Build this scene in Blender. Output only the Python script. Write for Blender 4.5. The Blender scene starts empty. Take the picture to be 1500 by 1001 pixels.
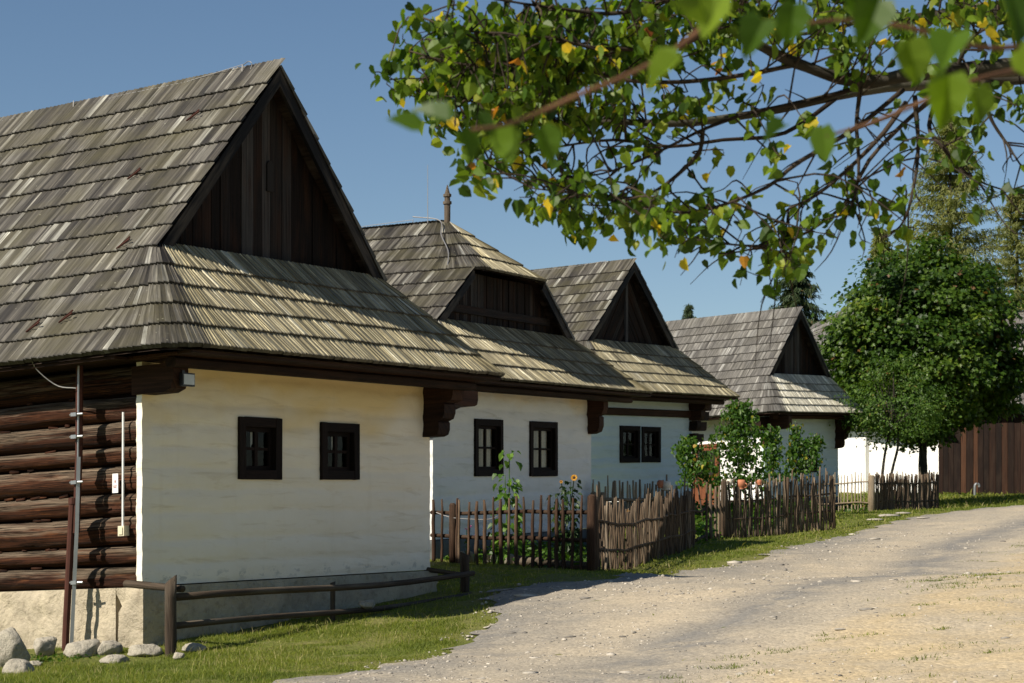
import bpy, math, random
import numpy as np
from mathutils import Vector
random.seed(7); rng = np.random.default_rng(7)
SC = bpy.context.scene; COL = SC.collection
F, X0, YH = 2917.0, 750.0, 800.0            # survey of the place: bearings from the tripod
def at(px, py, Y):
    return np.array([(px-X0)/F*Y, Y, (YH-py)/F*Y])
def atxy(px, Y): return np.array([(px-X0)/F*Y, Y])

# ------------------------------------------------------------------ materials
def newmat(name):
    m = bpy.data.materials.new(name); m.use_nodes = True
    nt = m.node_tree; nt.nodes.clear()
    out = nt.nodes.new('ShaderNodeOutputMaterial'); b = nt.nodes.new('ShaderNodeBsdfPrincipled')
    nt.links.new(b.outputs[0], out.inputs[0])
    return m, nt, b, out
class NT:
    def __init__(s, nt): s.nt = nt
    def n(s, t, **kw):
        x = s.nt.nodes.new('ShaderNode'+t)
        for k, v in kw.items(): setattr(x, k, v)
        return x
    def l(s, a, b): s.nt.links.new(a, b)
    def attr(s, name): return s.n('Attribute', attribute_name=name)
    def mapping(s, vec, scale, loc=(0,0,0)):
        m = s.n('Mapping'); s.l(vec, m.inputs[0]); m.inputs['Scale'].default_value = scale; m.inputs['Location'].default_value = loc
        return m.outputs[0]
    def noise(s, vec, scale=5, detail=4, rough=.6, dist=0):
        x = s.n('TexNoise'); s.l(vec, x.inputs['Vector'])
        x.inputs['Scale'].default_value = scale; x.inputs['Detail'].default_value = detail
        x.inputs['Roughness'].default_value = rough; x.inputs['Distortion'].default_value = dist
        return x.outputs[0]
    def voronoi(s, vec, scale, feature='F1'):
        x = s.n('TexVoronoi', feature=feature); s.l(vec, x.inputs['Vector']); x.inputs['Scale'].default_value = scale
        return x
    def ramp(s, fac, stops):
        r = s.n('ValToRGB'); s.l(fac, r.inputs[0]); e = r.color_ramp.elements
        while len(e) < len(stops): e.new(.5)
        for i, (p, c) in enumerate(stops):
            e[i].position = p; e[i].color = (*c, 1) if len(c) == 3 else c
        return r.outputs[0]
    def mix(s, fac, a, b, mode='MIX'):
        m = s.n('Mix', data_type='RGBA', blend_type=mode)
        for sock, v in ((m.inputs[0], fac), (m.inputs[6], a), (m.inputs[7], b)):
            if hasattr(v, 'is_linked'): s.l(v, sock)
            elif isinstance(v, (int, float)): sock.default_value = v
            else: sock.default_value = (*v, 1)
        return m.outputs[2]
    def math(s, op, a, b=0.0, clamp=False):
        m = s.n('Math', operation=op, use_clamp=clamp)
        for sock, v in ((m.inputs[0], a), (m.inputs[1], b)):
            if hasattr(v, 'is_linked'): s.l(v, sock)
            else: sock.default_value = v
        return m.outputs[0]
    def bump(s, h, strength, dist, bsdf):
        b = s.n('Bump'); b.inputs['Strength'].default_value = strength; b.inputs['Distance'].default_value = dist
        s.l(h, b.inputs['Height']); s.l(b.outputs[0], bsdf.inputs['Normal'])
    def sep(s, v):
        x = s.n('SeparateXYZ'); s.l(v, x.inputs[0]); return x.outputs

def M_shingle(name, stops, lichen=(.16,.15,.06), lich=.35, rough=.62, spec=.35):
    m, nt, b, o = newmat(name); N = NT(nt)
    g = N.attr('grain').outputs['Vector']; t = N.sep(N.attr('tint').outputs['Vector'])
    base = N.ramp(t[0], stops)
    gr = N.noise(N.mapping(g, (34, 1.2, 1)), 1, 6, .70)
    c = N.mix(1, base, N.ramp(gr, [(.28,(.22,.21,.20)),(.46,(.78,.78,.78)),(.58,(1.35,1.35,1.33)),(.70,(2.6,2.6,2.5))]), 'MULTIPLY')
    g2 = N.noise(N.mapping(g, (14, 2.6, 1), (5,2,0)), 1, 3, .6)
    c = N.mix(1, c, N.ramp(g2, [(.3,(.62,.61,.60)),(.7,(1.35,1.35,1.35))]), 'MULTIPLY')
    tc = N.n('TexCoord').outputs['Object']
    big = N.noise(tc, 1.3, 5, .65)
    c = N.mix(N.math('MULTIPLY', N.ramp(big, [(.42,(0,0,0)),(.68,(1,1,1))]), lich), c, lichen)
    sp = N.voronoi(tc, 11); spm = N.ramp(sp.outputs[0], [(.05,(1,1,1)),(.13,(0,0,0))])
    pick = N.ramp(N.noise(tc, 3.1, 2), [(.52,(0,0,0)),(.6,(1,1,1))])
    c = N.mix(N.math('MULTIPLY', N.math('MULTIPLY', spm, pick), .55), c, (.34,.33,.24))
    c = N.mix(N.math('MULTIPLY', N.ramp(N.sep(g)[1], [(.0,(1,1,1)),(.02,(0,0,0))]), .75), c, (.02,.018,.015))
    N.l(c, b.inputs['Base Color']); b.inputs['Roughness'].default_value = rough; b.inputs['Specular IOR Level'].default_value = spec
    N.bump(gr, .6, .012, b)
    return m
def M_wood(name, stops, grain=(60,1.5,1), patch=(.2,.16,.12), patchamt=.3, rough=.75, bump=.5, dark=.35):
    m, nt, b, o = newmat(name); N = NT(nt)
    g = N.attr('grain').outputs['Vector']; t = N.sep(N.attr('tint').outputs['Vector'])
    base = N.ramp(t[0], stops)
    gr = N.noise(N.mapping(g, grain), 1, 6, .65, .4)
    c = N.mix(1, base, N.ramp(gr, [(.3,(dark,dark,dark)),(.5,(.95,.95,.95)),(.7,(1.6,1.58,1.5))]), 'MULTIPLY')
    pn = N.noise(N.mapping(g, (6,1.1,1), (3,7,0)), 1, 4, .6)
    pm_ = N.ramp(pn, [(.48,(0,0,0)),(.66,(1,1,1))])
    if patchamt == 'z':      # rain-washed silver upper flanks of the logs, worn in by weather
        zz = N.math('ADD', t[2], N.math('MULTIPLY', N.math('SUBTRACT', pn, .5), 1.6)); pm_ = N.ramp(zz, [(.48,(0,0,0)),(.88,(1,1,1))]); patchamt = .85
        ck = N.noise(N.mapping(g, (38, .75, 1), (9,4,0)), 1, 3, .6, .3); ck = N.math('ABSOLUTE', N.math('SUBTRACT', ck, .5))
        rd = N.noise(N.mapping(g, (9, 2.2, 1), (1,8,0)), 1, 4, .65); c = N.mix(N.math('MULTIPLY', N.ramp(rd, [(.56,(0,0,0)),(.68,(1,1,1))]), .6), c, (.17,.062,.022))
        patch = N.mix(1, patch, N.ramp(gr, [(.3,(.35,.33,.3)),(.5,(.95,.95,.95)),(.7,(1.5,1.5,1.45))]), 'MULTIPLY')
    zlog = patchamt == .85
    c = N.mix(N.math('MULTIPLY', pm_, patchamt), c, patch)
    if zlog: c = N.mix(N.ramp(ck, [(.006,(1,1,1)),(.022,(0,0,0))]), c, (.006,.004,.003)); bump = 1.0; gr = N.math('ADD', N.math('MULTIPLY', gr, .5), N.ramp(ck, [(.0,(0,0,0)),(.03,(1,1,1))]))
    N.l(c, b.inputs['Base Color']); b.inputs['Roughness'].default_value = rough; b.inputs['Specular IOR Level'].default_value = .15
    N.bump(gr, bump, .012, b)
    return m
def M_plaster(name, c1, c2, stain, amt=.5, streak=.35, upper_yellow=(.74,.56,.25)):
    m, nt, b, o = newmat(name); N = NT(nt)
    tc = N.n('TexCoord').outputs['Object']
    big = N.noise(N.mapping(tc, (1,1,2.2)), 1.1, 6, .6, .5)
    c = N.mix(N.ramp(big, [(.35,(0,0,0)),(.65,(1,1,1))]), c1, c2)
    c = N.mix(N.math('MULTIPLY', N.sep(N.attr('tint').outputs['Vector'])[2], .85), c, upper_yellow)  # blends the plaster to yellow by the wall's height weight
    fl = N.math('MULTIPLY', N.math('MULTIPLY', N.math('SUBTRACT', N.sep(N.attr('tint').outputs['Vector'])[0], .5), 2.0, True), N.ramp(N.noise(N.mapping(tc, (1,1,1.6)), 5.5, 5, .65), [(.54,(0,0,0)),(.61,(1,1,1))]))
    c = N.mix(N.math('MULTIPLY', fl, .55), c, (.36,.355,.32))
    st = N.noise(N.mapping(tc, (.8,.8,7)), 1.6, 5, .65, .8)
    c = N.mix(N.math('MULTIPLY', N.ramp(st, [(.55,(0,0,0)),(.72,(1,1,1))]), amt), c, stain)
    vs = N.noise(N.mapping(tc, (6,6,.35)), 1, 4, .6)
    c = N.mix(N.math('MULTIPLY', N.ramp(vs, [(.58,(0,0,0)),(.75,(1,1,1))]), streak), c, stain)
    N.l(c, b.inputs['Base Color']); b.inputs['Roughness'].default_value = .9; b.inputs['Specular IOR Level'].default_value = .15
    f = N.noise(tc, 45, 4, .6); h = N.math('ADD', N.math('MULTIPLY', f, .25), N.noise(tc, 7, 4, .6))
    N.bump(h, .55, .02, b)
    return m
def M_stone(name, c1, c2, c3, scale=4, bump=.8, bd=.05):
    m, nt, b, o = newmat(name); N = NT(nt)
    tc = N.n('TexCoord').outputs['Object']
    a = N.noise(tc, scale, 7, .65, .3); d = N.noise(tc, scale*6, 5, .7)
    c = N.mix(N.ramp(a, [(.35,(0,0,0)),(.65,(1,1,1))]), c1, c2)
    c = N.mix(N.math('MULTIPLY', N.ramp(d, [(.5,(0,0,0)),(.7,(1,1,1))]), .6), c, c3)
    N.l(c, b.inputs['Base Color']); b.inputs['Roughness'].default_value = .92; b.inputs['Specular IOR Level'].default_value = .2
    N.bump(N.math('ADD', a, N.math('MULTIPLY', d, .4)), bump, bd, b)
    return m
def M_leaf(name, stops, trans=.35, rough=.45):
    m, nt, b, o = newmat(name); N = NT(nt)
    t = N.sep(N.attr('tint').outputs['Vector'])
    c = N.ramp(t[0], stops)
    c = N.mix(.35, c, N.mix(1, c, N.ramp(t[1], [(0,(.5,.5,.5)),(1,(1.5,1.5,1.5))]), 'MULTIPLY'))
    N.l(c, b.inputs['Base Color']); b.inputs['Roughness'].default_value = rough; b.inputs['Specular IOR Level'].default_value = .3
    tr = N.n('BsdfTranslucent'); N.l(N.mix(1, c, (1.5,1.55,.55), 'MULTIPLY'), tr.inputs[0])
    ms = N.n('MixShader'); ms.inputs[0].default_value = trans
    N.l(b.outputs[0], ms.inputs[1]); N.l(tr.outputs[0], ms.inputs[2]); N.l(ms.outputs[0], o.inputs[0])
    return m
def M_plain(name, col, rough=.5, metal=0, spec=.4, var=.25, scale=9):
    m, nt, b, o = newmat(name); N = NT(nt)
    tc = N.n('TexCoord').outputs['Object']
    c = N.mix(N.noise(tc, scale, 4, .6), tuple(x*(1-var) for x in col), tuple(min(1, x*(1+var)) for x in col))
    N.l(c, b.inputs['Base Color']); b.inputs['Roughness'].default_value = rough
    b.inputs['Metallic'].default_value = metal; b.inputs['Specular IOR Level'].default_value = spec
    return m
def M_glass(name):
    m, nt, b, o = newmat(name); N = NT(nt)
    b.inputs['Base Color'].default_value = (.02,.02,.02,1); b.inputs['Roughness'].default_value = .04
    tr = N.n('BsdfTransparent'); tr.inputs[0].default_value = (.8,.82,.78,1)
    gl = N.n('BsdfGlossy'); gl.inputs['Roughness'].default_value = .03
    fr = N.n('Fresnel'); fr.inputs[0].default_value = 1.2
    tc = N.n('TexCoord').outputs['Object']
    bp = N.n('Bump'); bp.inputs['Strength'].default_value = .12; bp.inputs['Distance'].default_value = .02
    N.l(N.noise(tc, 5, 2), bp.inputs['Height']); N.l(bp.outputs[0], gl.inputs['Normal'])
    ms = N.n('MixShader'); N.l(fr.outputs[0], ms.inputs[0]); N.l(tr.outputs[0], ms.inputs[1]); N.l(gl.outputs[0], ms.inputs[2])
    N.l(ms.outputs[0], o.inputs[0])
    return m

MT = {}
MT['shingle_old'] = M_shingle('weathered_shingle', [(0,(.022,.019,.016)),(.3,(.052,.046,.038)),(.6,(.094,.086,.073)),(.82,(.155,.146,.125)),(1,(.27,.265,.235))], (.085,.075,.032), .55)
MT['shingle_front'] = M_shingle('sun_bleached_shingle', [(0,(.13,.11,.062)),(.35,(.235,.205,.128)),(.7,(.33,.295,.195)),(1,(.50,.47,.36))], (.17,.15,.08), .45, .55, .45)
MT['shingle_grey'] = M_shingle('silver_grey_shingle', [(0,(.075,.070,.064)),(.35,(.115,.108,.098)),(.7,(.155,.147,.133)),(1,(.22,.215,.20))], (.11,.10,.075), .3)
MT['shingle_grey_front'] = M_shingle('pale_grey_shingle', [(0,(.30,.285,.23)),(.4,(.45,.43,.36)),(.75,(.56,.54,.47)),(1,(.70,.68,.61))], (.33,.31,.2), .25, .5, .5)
MT['deck'] = M_wood('dark_roof_timber', [(0,(.016,.010,.007)),(1,(.045,.026,.017))])
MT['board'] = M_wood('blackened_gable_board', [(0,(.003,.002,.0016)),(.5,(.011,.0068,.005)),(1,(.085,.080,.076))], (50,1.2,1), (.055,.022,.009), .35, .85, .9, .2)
MT['verge'] = M_wood('dark_verge_board', [(0,(.004,.004,.005)),(1,(.010,.0095,.010))])
MT['beam'] = M_wood('brown_beam_timber', [(0,(.016,.008,.005)),(1,(.05,.022,.012))], (30,1.5,1), (.06,.03,.016), .3)
MT['log'] = M_wood('old_log_timber', [(0,(.020,.007,.0035)),(.5,(.052,.018,.008)),(1,(.10,.038,.017))], (26,1.1,1), (.175,.135,.095), 'z', .8, 1.0, .15)
MT['window'] = M_wood('dark_window_timber', [(0,(.006,.0035,.003)),(1,(.016,.009,.007))], (60,3,1), (.02,.012,.009), .2, .8)
MT['picket'] = M_wood('grey_brown_picket', [(0,(.045,.029,.019)),(.5,(.105,.073,.048)),(1,(.22,.17,.12))], (60,4,1), (.17,.145,.11), .35, .85, .7)
MT['picket_pale'] = M_wood('pale_stick', [(0,(.16,.12,.08)),(1,(.36,.29,.20))], (60,4,1), (.3,.26,.2), .3, .85, .5)
MT['picket_red'] = M_wood('red_brown_picket', [(0,(.030,.016,.010)),(.6,(.066,.038,.024)),(1,(.15,.105,.07))], (60,4,1), (.13,.10,.07), .3, .85, .7)
MT['rail'] = M_wood('weathered_rail', [(0,(.04,.028,.02)),(1,(.11,.085,.062))], (40,2,1), (.15,.13,.10), .4, .85, .8)
MT['barn'] = M_wood('barn_plank', [(0,(.007,.003,.0018)),(.5,(.020,.008,.004)),(1,(.065,.028,.014))], (30,.8,1), (.040,.025,.016), .3, .7, .6, .22)
MT['plaster_cream'] = M_plaster('lime_plaster_cream', (.85,.79,.665), (.81,.745,.61), (.56,.46,.29), .5, .12)
MT['plaster_white'] = M_plaster('lime_plaster_white', (.78,.785,.76), (.72,.725,.70), (.47,.46,.37), .5, .1)
MT['plaster_blue'] = M_plaster('lime_plaster_pale_blue', (.62,.715,.755), (.57,.67,.715), (.40,.48,.46), .4, .08)
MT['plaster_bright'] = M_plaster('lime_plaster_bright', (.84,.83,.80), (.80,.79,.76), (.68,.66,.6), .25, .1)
MT['plinth'] = M_stone('mortared_plinth', (.50,.43,.31), (.36,.31,.23), (.20,.165,.12), 2.2, 1.0, .07)
MT['plinth_grey'] = M_stone('grey_washed_plinth', (.15,.165,.17), (.11,.12,.12), (.08,.085,.08), 2.2, .9, .06)
MT['boulder'] = M_stone('granite_boulder', (.46,.415,.33), (.31,.285,.235), (.16,.14,.105), 4.2, 1.0, .06)
MT['pebble'] = M_stone('pebble_stone', (.42,.385,.33), (.32,.29,.25), (.48,.44,.38), 6, .5, .02)
def _peb():
    nt = MT['pebble'].node_tree; N = NT(nt); b = [x for x in nt.nodes if x.type == 'BSDF_PRINCIPLED'][0]; src = b.inputs['Base Color'].links[0].from_socket
    t = N.sep(N.attr('tint').outputs['Vector']); N.l(N.mix(1, src, N.ramp(t[0], [(0,(.35,.35,.37)),(.4,(.8,.8,.8)),(1,(1.35,1.33,1.3))]), 'MULTIPLY'), b.inputs['Base Color'])
_peb()
MT['iron'] = M_plain('galvanised_iron', (.35,.36,.37), .4, .8)
MT['rust'] = M_plain('rusty_brown_pipe', (.062,.022,.015), .7, .0, .2, .4)
MT['white'] = M_plain('white_plastic', (.75,.75,.73), .4)
MT['cream_box'] = M_plain('cream_plastic', (.60,.55,.40), .45)
MT['paper'] = M_plain('white_notice_paper', (.78,.77,.76), .7, 0, .3, .04)
MT['ink'] = M_plain('red_grey_ink', (.30,.12,.12), .7)
MT['black'] = M_plain('black_metal', (.02,.02,.022), .4, .3)
MT['lamp_glass'] = M_plain('lamp_lens', (.45,.46,.45), .15, 0, .6)
MT['wire'] = M_plain('pale_wire', (.28,.27,.26), .5, .5)
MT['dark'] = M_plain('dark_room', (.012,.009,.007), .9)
MT['curtain'] = M_plain('lace_curtain', (.62,.52,.42), .9, 0, .1, .45, 30)
MT['glass'] = M_glass('old_window_glass')
MT['terracotta'] = M_plain('terracotta_clay', (.42,.16,.08), .7, 0, .3, .2)
MT['glaze'] = M_plain('cream_glazed_clay', (.62,.56,.45), .4, 0, .5, .15)
MT['doorwood'] = M_wood('red_brown_door', [(0,(.07,.025,.012)),(1,(.18,.065,.03))], (40,2,1), (.10,.04,.02), .3)
MT['bark'] = M_wood('grey_bark', [(0,(.020,.017,.013)),(1,(.055,.049,.038))], (18,4,1), (.17,.165,.12), .45, .9, 1.0)
MT['twig'] = M_wood('dark_twig', [(0,(.022,.016,.012)),(1,(.055,.04,.03))], (18,4,1), (.09,.08,.06), .3, .9, .6)
MT['shoot'] = M_wood('red_brown_shoot', [(0,(.085,.042,.022)),(1,(.14,.072,.036))], (18,4,1), (.12,.06,.04), .3, .6, .3)
G = [(0,(.016,.036,.005)),(.35,(.052,.105,.009)),(.62,(.125,.195,.015)),(.82,(.25,.28,.025)),(.88,(.45,.37,.025)),(.97,(.60,.42,.025)),(1,(.30,.09,.03))]
MT['linden'] = M_leaf('linden_leaf', G, .5)
MT['maple'] = M_leaf('maple_leaf', [(0,(.012,.032,.005)),(.4,(.035,.078,.008)),(.75,(.082,.138,.014)),(.93,(.15,.195,.024)),(1,(.15,.08,.028))], .38)
MT['smalltree'] = M_leaf('small_tree_leaf', [(0,(.030,.062,.012)),(.5,(.072,.140,.022)),(.9,(.15,.215,.036)),(1,(.20,.17,.05))], .42)
MT['spruce'] = M_leaf('spruce_needle', [(0,(.020,.038,.018)),(.6,(.045,.072,.028)),(.9,(.085,.105,.036)),(1,(.16,.10,.04))], .25, .6)
MT['larch'] = M_leaf('larch_needle', [(0,(.10,.115,.042)),(.5,(.20,.22,.075)),(.9,(.28,.28,.10)),(1,(.32,.25,.08))], .5, .6)
MT['bean'] = M_leaf('bean_leaf', [(0,(.020,.055,.008)),(.5,(.050,.115,.014)),(.88,(.105,.175,.022)),(.96,(.32,.27,.02)),(1,(.35,.22,.02))], .4)
MT['sunleaf'] = M_leaf('pale_sunflower_leaf', [(0,(.025,.06,.01)),(.45,(.08,.17,.025)),(1,(.20,.32,.05))], .4)
MT['darkleaf'] = M_leaf('dark_sunflower_leaf', [(0,(.010,.024,.006)),(.6,(.022,.048,.010)),(1,(.05,.085,.015))], .25)
MT['petal'] = M_leaf('yellow_petal', [(0,(.42,.20,.01)),(1,(.60,.32,.015))], .3)
MT['flower_core'] = M_plain('brown_flower_core', (.05,.022,.010), .9)
MT['pink'] = M_leaf('pink_petal', [(0,(.35,.08,.30)),(1,(.45,.12,.35))], .3)
MT['grass'] = M_leaf('grass_blade', [(0,(.06,.085,.013)),(.4,(.145,.185,.026)),(.75,(.235,.25,.04)),(.92,(.31,.28,.10)),(1,(.42,.36,.17))], .4, .6)

def M_ground():
    m, nt, b, o = newmat('grassy_soil'); N = NT(nt); tc = N.n('TexCoord').outputs['Object']
    a = N.noise(tc, .8, 6, .65); d = N.noise(tc, 14, 5, .7)
    c = N.mix(N.ramp(a, [(.38,(0,0,0)),(.62,(1,1,1))]), (.125,.150,.028), (.20,.19,.065))
    c = N.mix(N.ramp(d, [(.45,(0,0,0)),(.75,(1,1,1))]), c, (.085,.10,.022))
    p = N.noise(tc, 2.6, 5, .7)
    c = N.mix(N.math('MULTIPLY', N.ramp(p, [(.60,(0,0,0)),(.72,(1,1,1))]), .6), c, (.26,.21,.12))
    N.l(c, b.inputs['Base Color']); b.inputs['Roughness'].default_value = .95; b.inputs['Specular IOR Level'].default_value = .1
    N.bump(N.math('ADD', d, a), .9, .06, b); return m
def M_road():
    m, nt, b, o = newmat('gravel_road'); N = NT(nt); tc = N.n('TexCoord').outputs['Object']
    t = N.sep(N.attr('tint').outputs['Vector'])
    v = N.voronoi(tc, 34); v2 = N.voronoi(tc, 13)
    f = N.noise(tc, 60, 4, .7)
    warp = N.noise(tc, .55, 6, .68, .4)
    base = N.mix(N.ramp(warp, [(.34,(0,0,0)),(.62,(1,1,1))]), (.355,.315,.25), (.475,.40,.29))
    base = N.mix(N.math('MULTIPLY', t[1], N.ramp(N.noise(tc, 1.7, 5, .7), [(.28,(0,0,0)),(.52,(1,1,1))])), base, (.19,.185,.175))
    base = N.mix(N.math('MULTIPLY', t[0], N.ramp(N.noise(tc, 1.2, 5, .7), [(.28,(0,0,0)),(.6,(1,1,1))])), base, (.50,.395,.24))
    cell = N.n('SeparateColor'); N.l(v.outputs['Color'], cell.inputs[0])
    c = N.mix(1, base, N.ramp(cell.outputs[0], [(0,(.55,.55,.56)),(.3,(.9,.9,.9)),(.8,(1.05,1.04,1.02)),(1,(1.35,1.33,1.3))]), 'MULTIPLY')
    c = N.mix(.4, c, base)
    c = N.mix(N.ramp(f, [(.40,(.0,.0,.0)),(.75,(.5,.5,.5))]), c, (.19,.165,.135))
    N.l(c, b.inputs['Base Color']); b.inputs['Roughness'].default_value = .95; b.inputs['Specular IOR Level'].default_value = .1
    h = N.math('ADD', N.math('MULTIPLY', v.outputs[0], -.5), N.math('ADD', N.math('MULTIPLY', f, .35), N.math('MULTIPLY', v2.outputs[0], -.35)))
    N.bump(h, .36, .03, b); return m
MT['ground'] = M_ground(); MT['road'] = M_road()

# ------------------------------------------------------------------ mesh builder
class MB:
    def __init__(s): s.v=[]; s.f=[]; s.t=[]; s.g=[]; s.n=0; s.mi=[]
    def add(s, v, f, tint=(.5,.5,0), grain=None, mi=0):
        v = np.asarray(v, float).reshape(-1,3); k = len(v)
        t = np.asarray(tint, float)
        t = np.tile(t, (k,1)) if t.ndim == 1 else t
        g = v if grain is None else np.asarray(grain, float)
        s.v.append(v); s.t.append(t); s.g.append(g)
        if isinstance(f, np.ndarray): fl = [f+s.n]
        else:
            by = {}
            for q in f: by.setdefault(len(q), []).append(q)
            fl = [np.array(q, int)+s.n for q in by.values()]
        for q in fl: s.f.append(q); s.mi.append(mi)
        s.n += k; return s
    def build(s, name, mats, parent=None, smooth=False, xf=None):
        me = bpy.data.meshes.new(name)
        v = np.concatenate(s.v) if s.v else np.zeros((0,3))
        if xf is not None: v = xf(v)
        me.vertices.add(len(v)); me.vertices.foreach_set('co', v.astype(np.float32).ravel())
        tot = np.concatenate([np.full(len(q), q.shape[1]) for q in s.f]); lp = np.concatenate([q.ravel() for q in s.f])
        me.loops.add(len(lp)); me.loops.foreach_set('vertex_index', lp.astype(np.int32))
        me.polygons.add(len(tot)); me.polygons.foreach_set('loop_start', np.concatenate([[0], np.cumsum(tot)[:-1]]).astype(np.int32))
        mats = mats if isinstance(mats, (list, tuple)) else [mats]
        for m in mats: me.materials.append(MT[m])
        if len(mats) > 1:
            me.polygons.foreach_set('material_index', np.concatenate([np.full(len(q), i) for q, i in zip(s.f, s.mi)]).astype(np.int32))
        me.polygons.foreach_set('use_smooth', np.full(len(tot), smooth))
        a = me.attributes.new('tint', 'FLOAT_VECTOR', 'POINT'); a.data.foreach_set('vector', np.concatenate(s.t).astype(np.float32).ravel())
        a = me.attributes.new('grain', 'FLOAT_VECTOR', 'POINT'); a.data.foreach_set('vector', np.concatenate(s.g).astype(np.float32).ravel())
        me.update(calc_edges=True); me.validate()
        o = bpy.data.objects.new(name, me); COL.objects.link(o)
        if parent is not None: o.parent = parent
        return o
def rt(): return (rng.random(), rng.random(), rng.random())
def thing(name, label, cat, loc=(0,0,0), rz=0, group=None):
    o = bpy.data.objects.new(name, None); COL.objects.link(o); o.location = loc; o.rotation_euler = (0,0,rz)
    o.empty_display_size = .3
    return tag(o, label, cat, group)
def tag(o, label=None, cat=None, group=None, kind=None):
    if label: o['label'] = label
    if cat: o['category'] = cat
    if group: o['group'] = group
    if kind: o['kind'] = kind
    return o
BOXF = [(0,3,2,1),(4,5,6,7),(0,1,5,4),(1,2,6,5),(2,3,7,6),(3,0,4,7)]
def box(mb, lo, hi, tint=None, along=2, jit=0, mi=0):
    lo = np.array(lo, float); hi = np.array(hi, float)
    v = np.array([[lo[0],lo[1],lo[2]],[hi[0],lo[1],lo[2]],[hi[0],hi[1],lo[2]],[lo[0],hi[1],lo[2]],
                  [lo[0],lo[1],hi[2]],[hi[0],lo[1],hi[2]],[hi[0],hi[1],hi[2]],[lo[0],hi[1],hi[2]]])
    if jit: v = v + rng.normal(0, jit, v.shape)
    o = [i for i in range(3) if i != along]
    g = np.stack([v[:,o[0]]+v[:,o[1]]*1.3+rng.random()*9, v[:,along]+rng.random()*9, np.zeros(8)], 1)
    mb.add(v, BOXF, rt() if tint is None else tint, g, mi)
def bevbox(mb, lo, hi, b, tint=None, along=2):
    """box with chamfered long edges (8-gon section along one axis)"""
    lo = np.array(lo, float); hi = np.array(hi, float)
    a, c = [i for i in range(3) if i != along]
    sec = [(lo[a]+b,lo[c]),(hi[a]-b,lo[c]),(hi[a],lo[c]+b),(hi[a],hi[c]-b),(hi[a]-b,hi[c]),(lo[a]+b,hi[c]),(lo[a],hi[c]-b),(lo[a],lo[c]+b)]
    v = []
    for z in (lo[along], hi[along]):
        for p in sec:
            q = [0,0,0]; q[a]=p[0]; q[c]=p[1]; q[along]=z; v.append(q)
    f = [(i,(i+1)%8,8+(i+1)%8,8+i) for i in range(8)] + [tuple(range(7,-1,-1)), tuple(range(8,16))]
    v = np.array(v); g = np.stack([v[:,a]+v[:,c]*1.3+rng.random()*9, v[:,along]+rng.random()*9, np.zeros(16)], 1)
    mb.add(v, f, rt() if tint is None else tint, g)
def tube(mb, pts, rad, n=8, tint=None, jit=0, cap=True, mi=0, flat=1.0):
    pts = np.asarray(pts, float); k = len(pts); rad = np.broadcast_to(np.asarray(rad, float), (k,))
    d = np.gradient(pts, axis=0); d /= np.linalg.norm(d, axis=1)[:,None]+1e-9
    up = np.array([0,0,1.0]) if abs(d[0][2]) < .9 else np.array([1.0,0,0])
    v=[]; g=[]; L = np.concatenate([[0], np.cumsum(np.linalg.norm(np.diff(pts,axis=0),axis=1))]); off = rng.random()*20
    for i in range(k):
        s = np.cross(d[i], up); s /= np.linalg.norm(s)+1e-9; w = np.cross(s, d[i])
        for j in range(n):
            a = 2*math.pi*j/n; r = rad[i]*(1+rng.normal(0,jit) if jit else 1)
            v.append(pts[i]+(s*math.cos(a)+w*math.sin(a)*flat)*r); g.append((a*rad[i]+off, L[i]+off, 0))
    f = [(i*n+j, i*n+(j+1)%n, (i+1)*n+(j+1)%n, (i+1)*n+j) for i in range(k-1) for j in range(n)]
    if cap: f += [tuple(range(n-1,-1,-1)), tuple((k-1)*n+j for j in range(n))]
    mb.add(np.array(v), f, rt() if tint is None else tint, np.array(g), mi)
def curve(ctrl, n):
    """Catmull-Rom through control points"""
    c = np.asarray(ctrl, float); c = np.vstack([2*c[0]-c[1], c, 2*c[-1]-c[-2]]); out=[]
    segs = len(c)-3
    for t in np.linspace(0, segs-1e-6, n):
        i = int(t); u = t-i; p0,p1,p2,p3 = c[i:i+4]
        out.append(.5*((2*p1)+(-p0+p2)*u+(2*p0-5*p1+4*p2-p3)*u*u+(-p0+3*p1-3*p2+p3)*u**3))
    return np.array(out)
def vnoise(p, seed=0):
    """smooth value noise on Nx2/Nx3 points"""
    p = np.asarray(p, float); 
    if p.shape[1] == 2: p = np.concatenate([p, np.zeros((len(p),1))], 1)
    i = np.floor(p).astype(np.int64); f = p-i; f = f*f*(3-2*f); r = 0
    for dx in (0,1):
        for dy in (0,1):
            for dz in (0,1):
                h = ((i[:,0]+dx)*374761393+(i[:,1]+dy)*668265263+(i[:,2]+dz)*2147483647+seed*1274126177) & 0xffffffff
                h = ((h^(h>>13))*1274126177) & 0xffffffff; h = (h^(h>>16)) & 0xffff
                r = r + (h/65535.0)*np.where(dx,f[:,0],1-f[:,0])*np.where(dy,f[:,1],1-f[:,1])*np.where(dz,f[:,2],1-f[:,2])
    return r
def fbm(p, seed=0, o=4):
    p = np.asarray(p, float); r = 0; a = .5
    for k in range(o): r = r + a*vnoise(p*2**k, seed+k); a *= .5
    return r/(1-.5**o)

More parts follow.
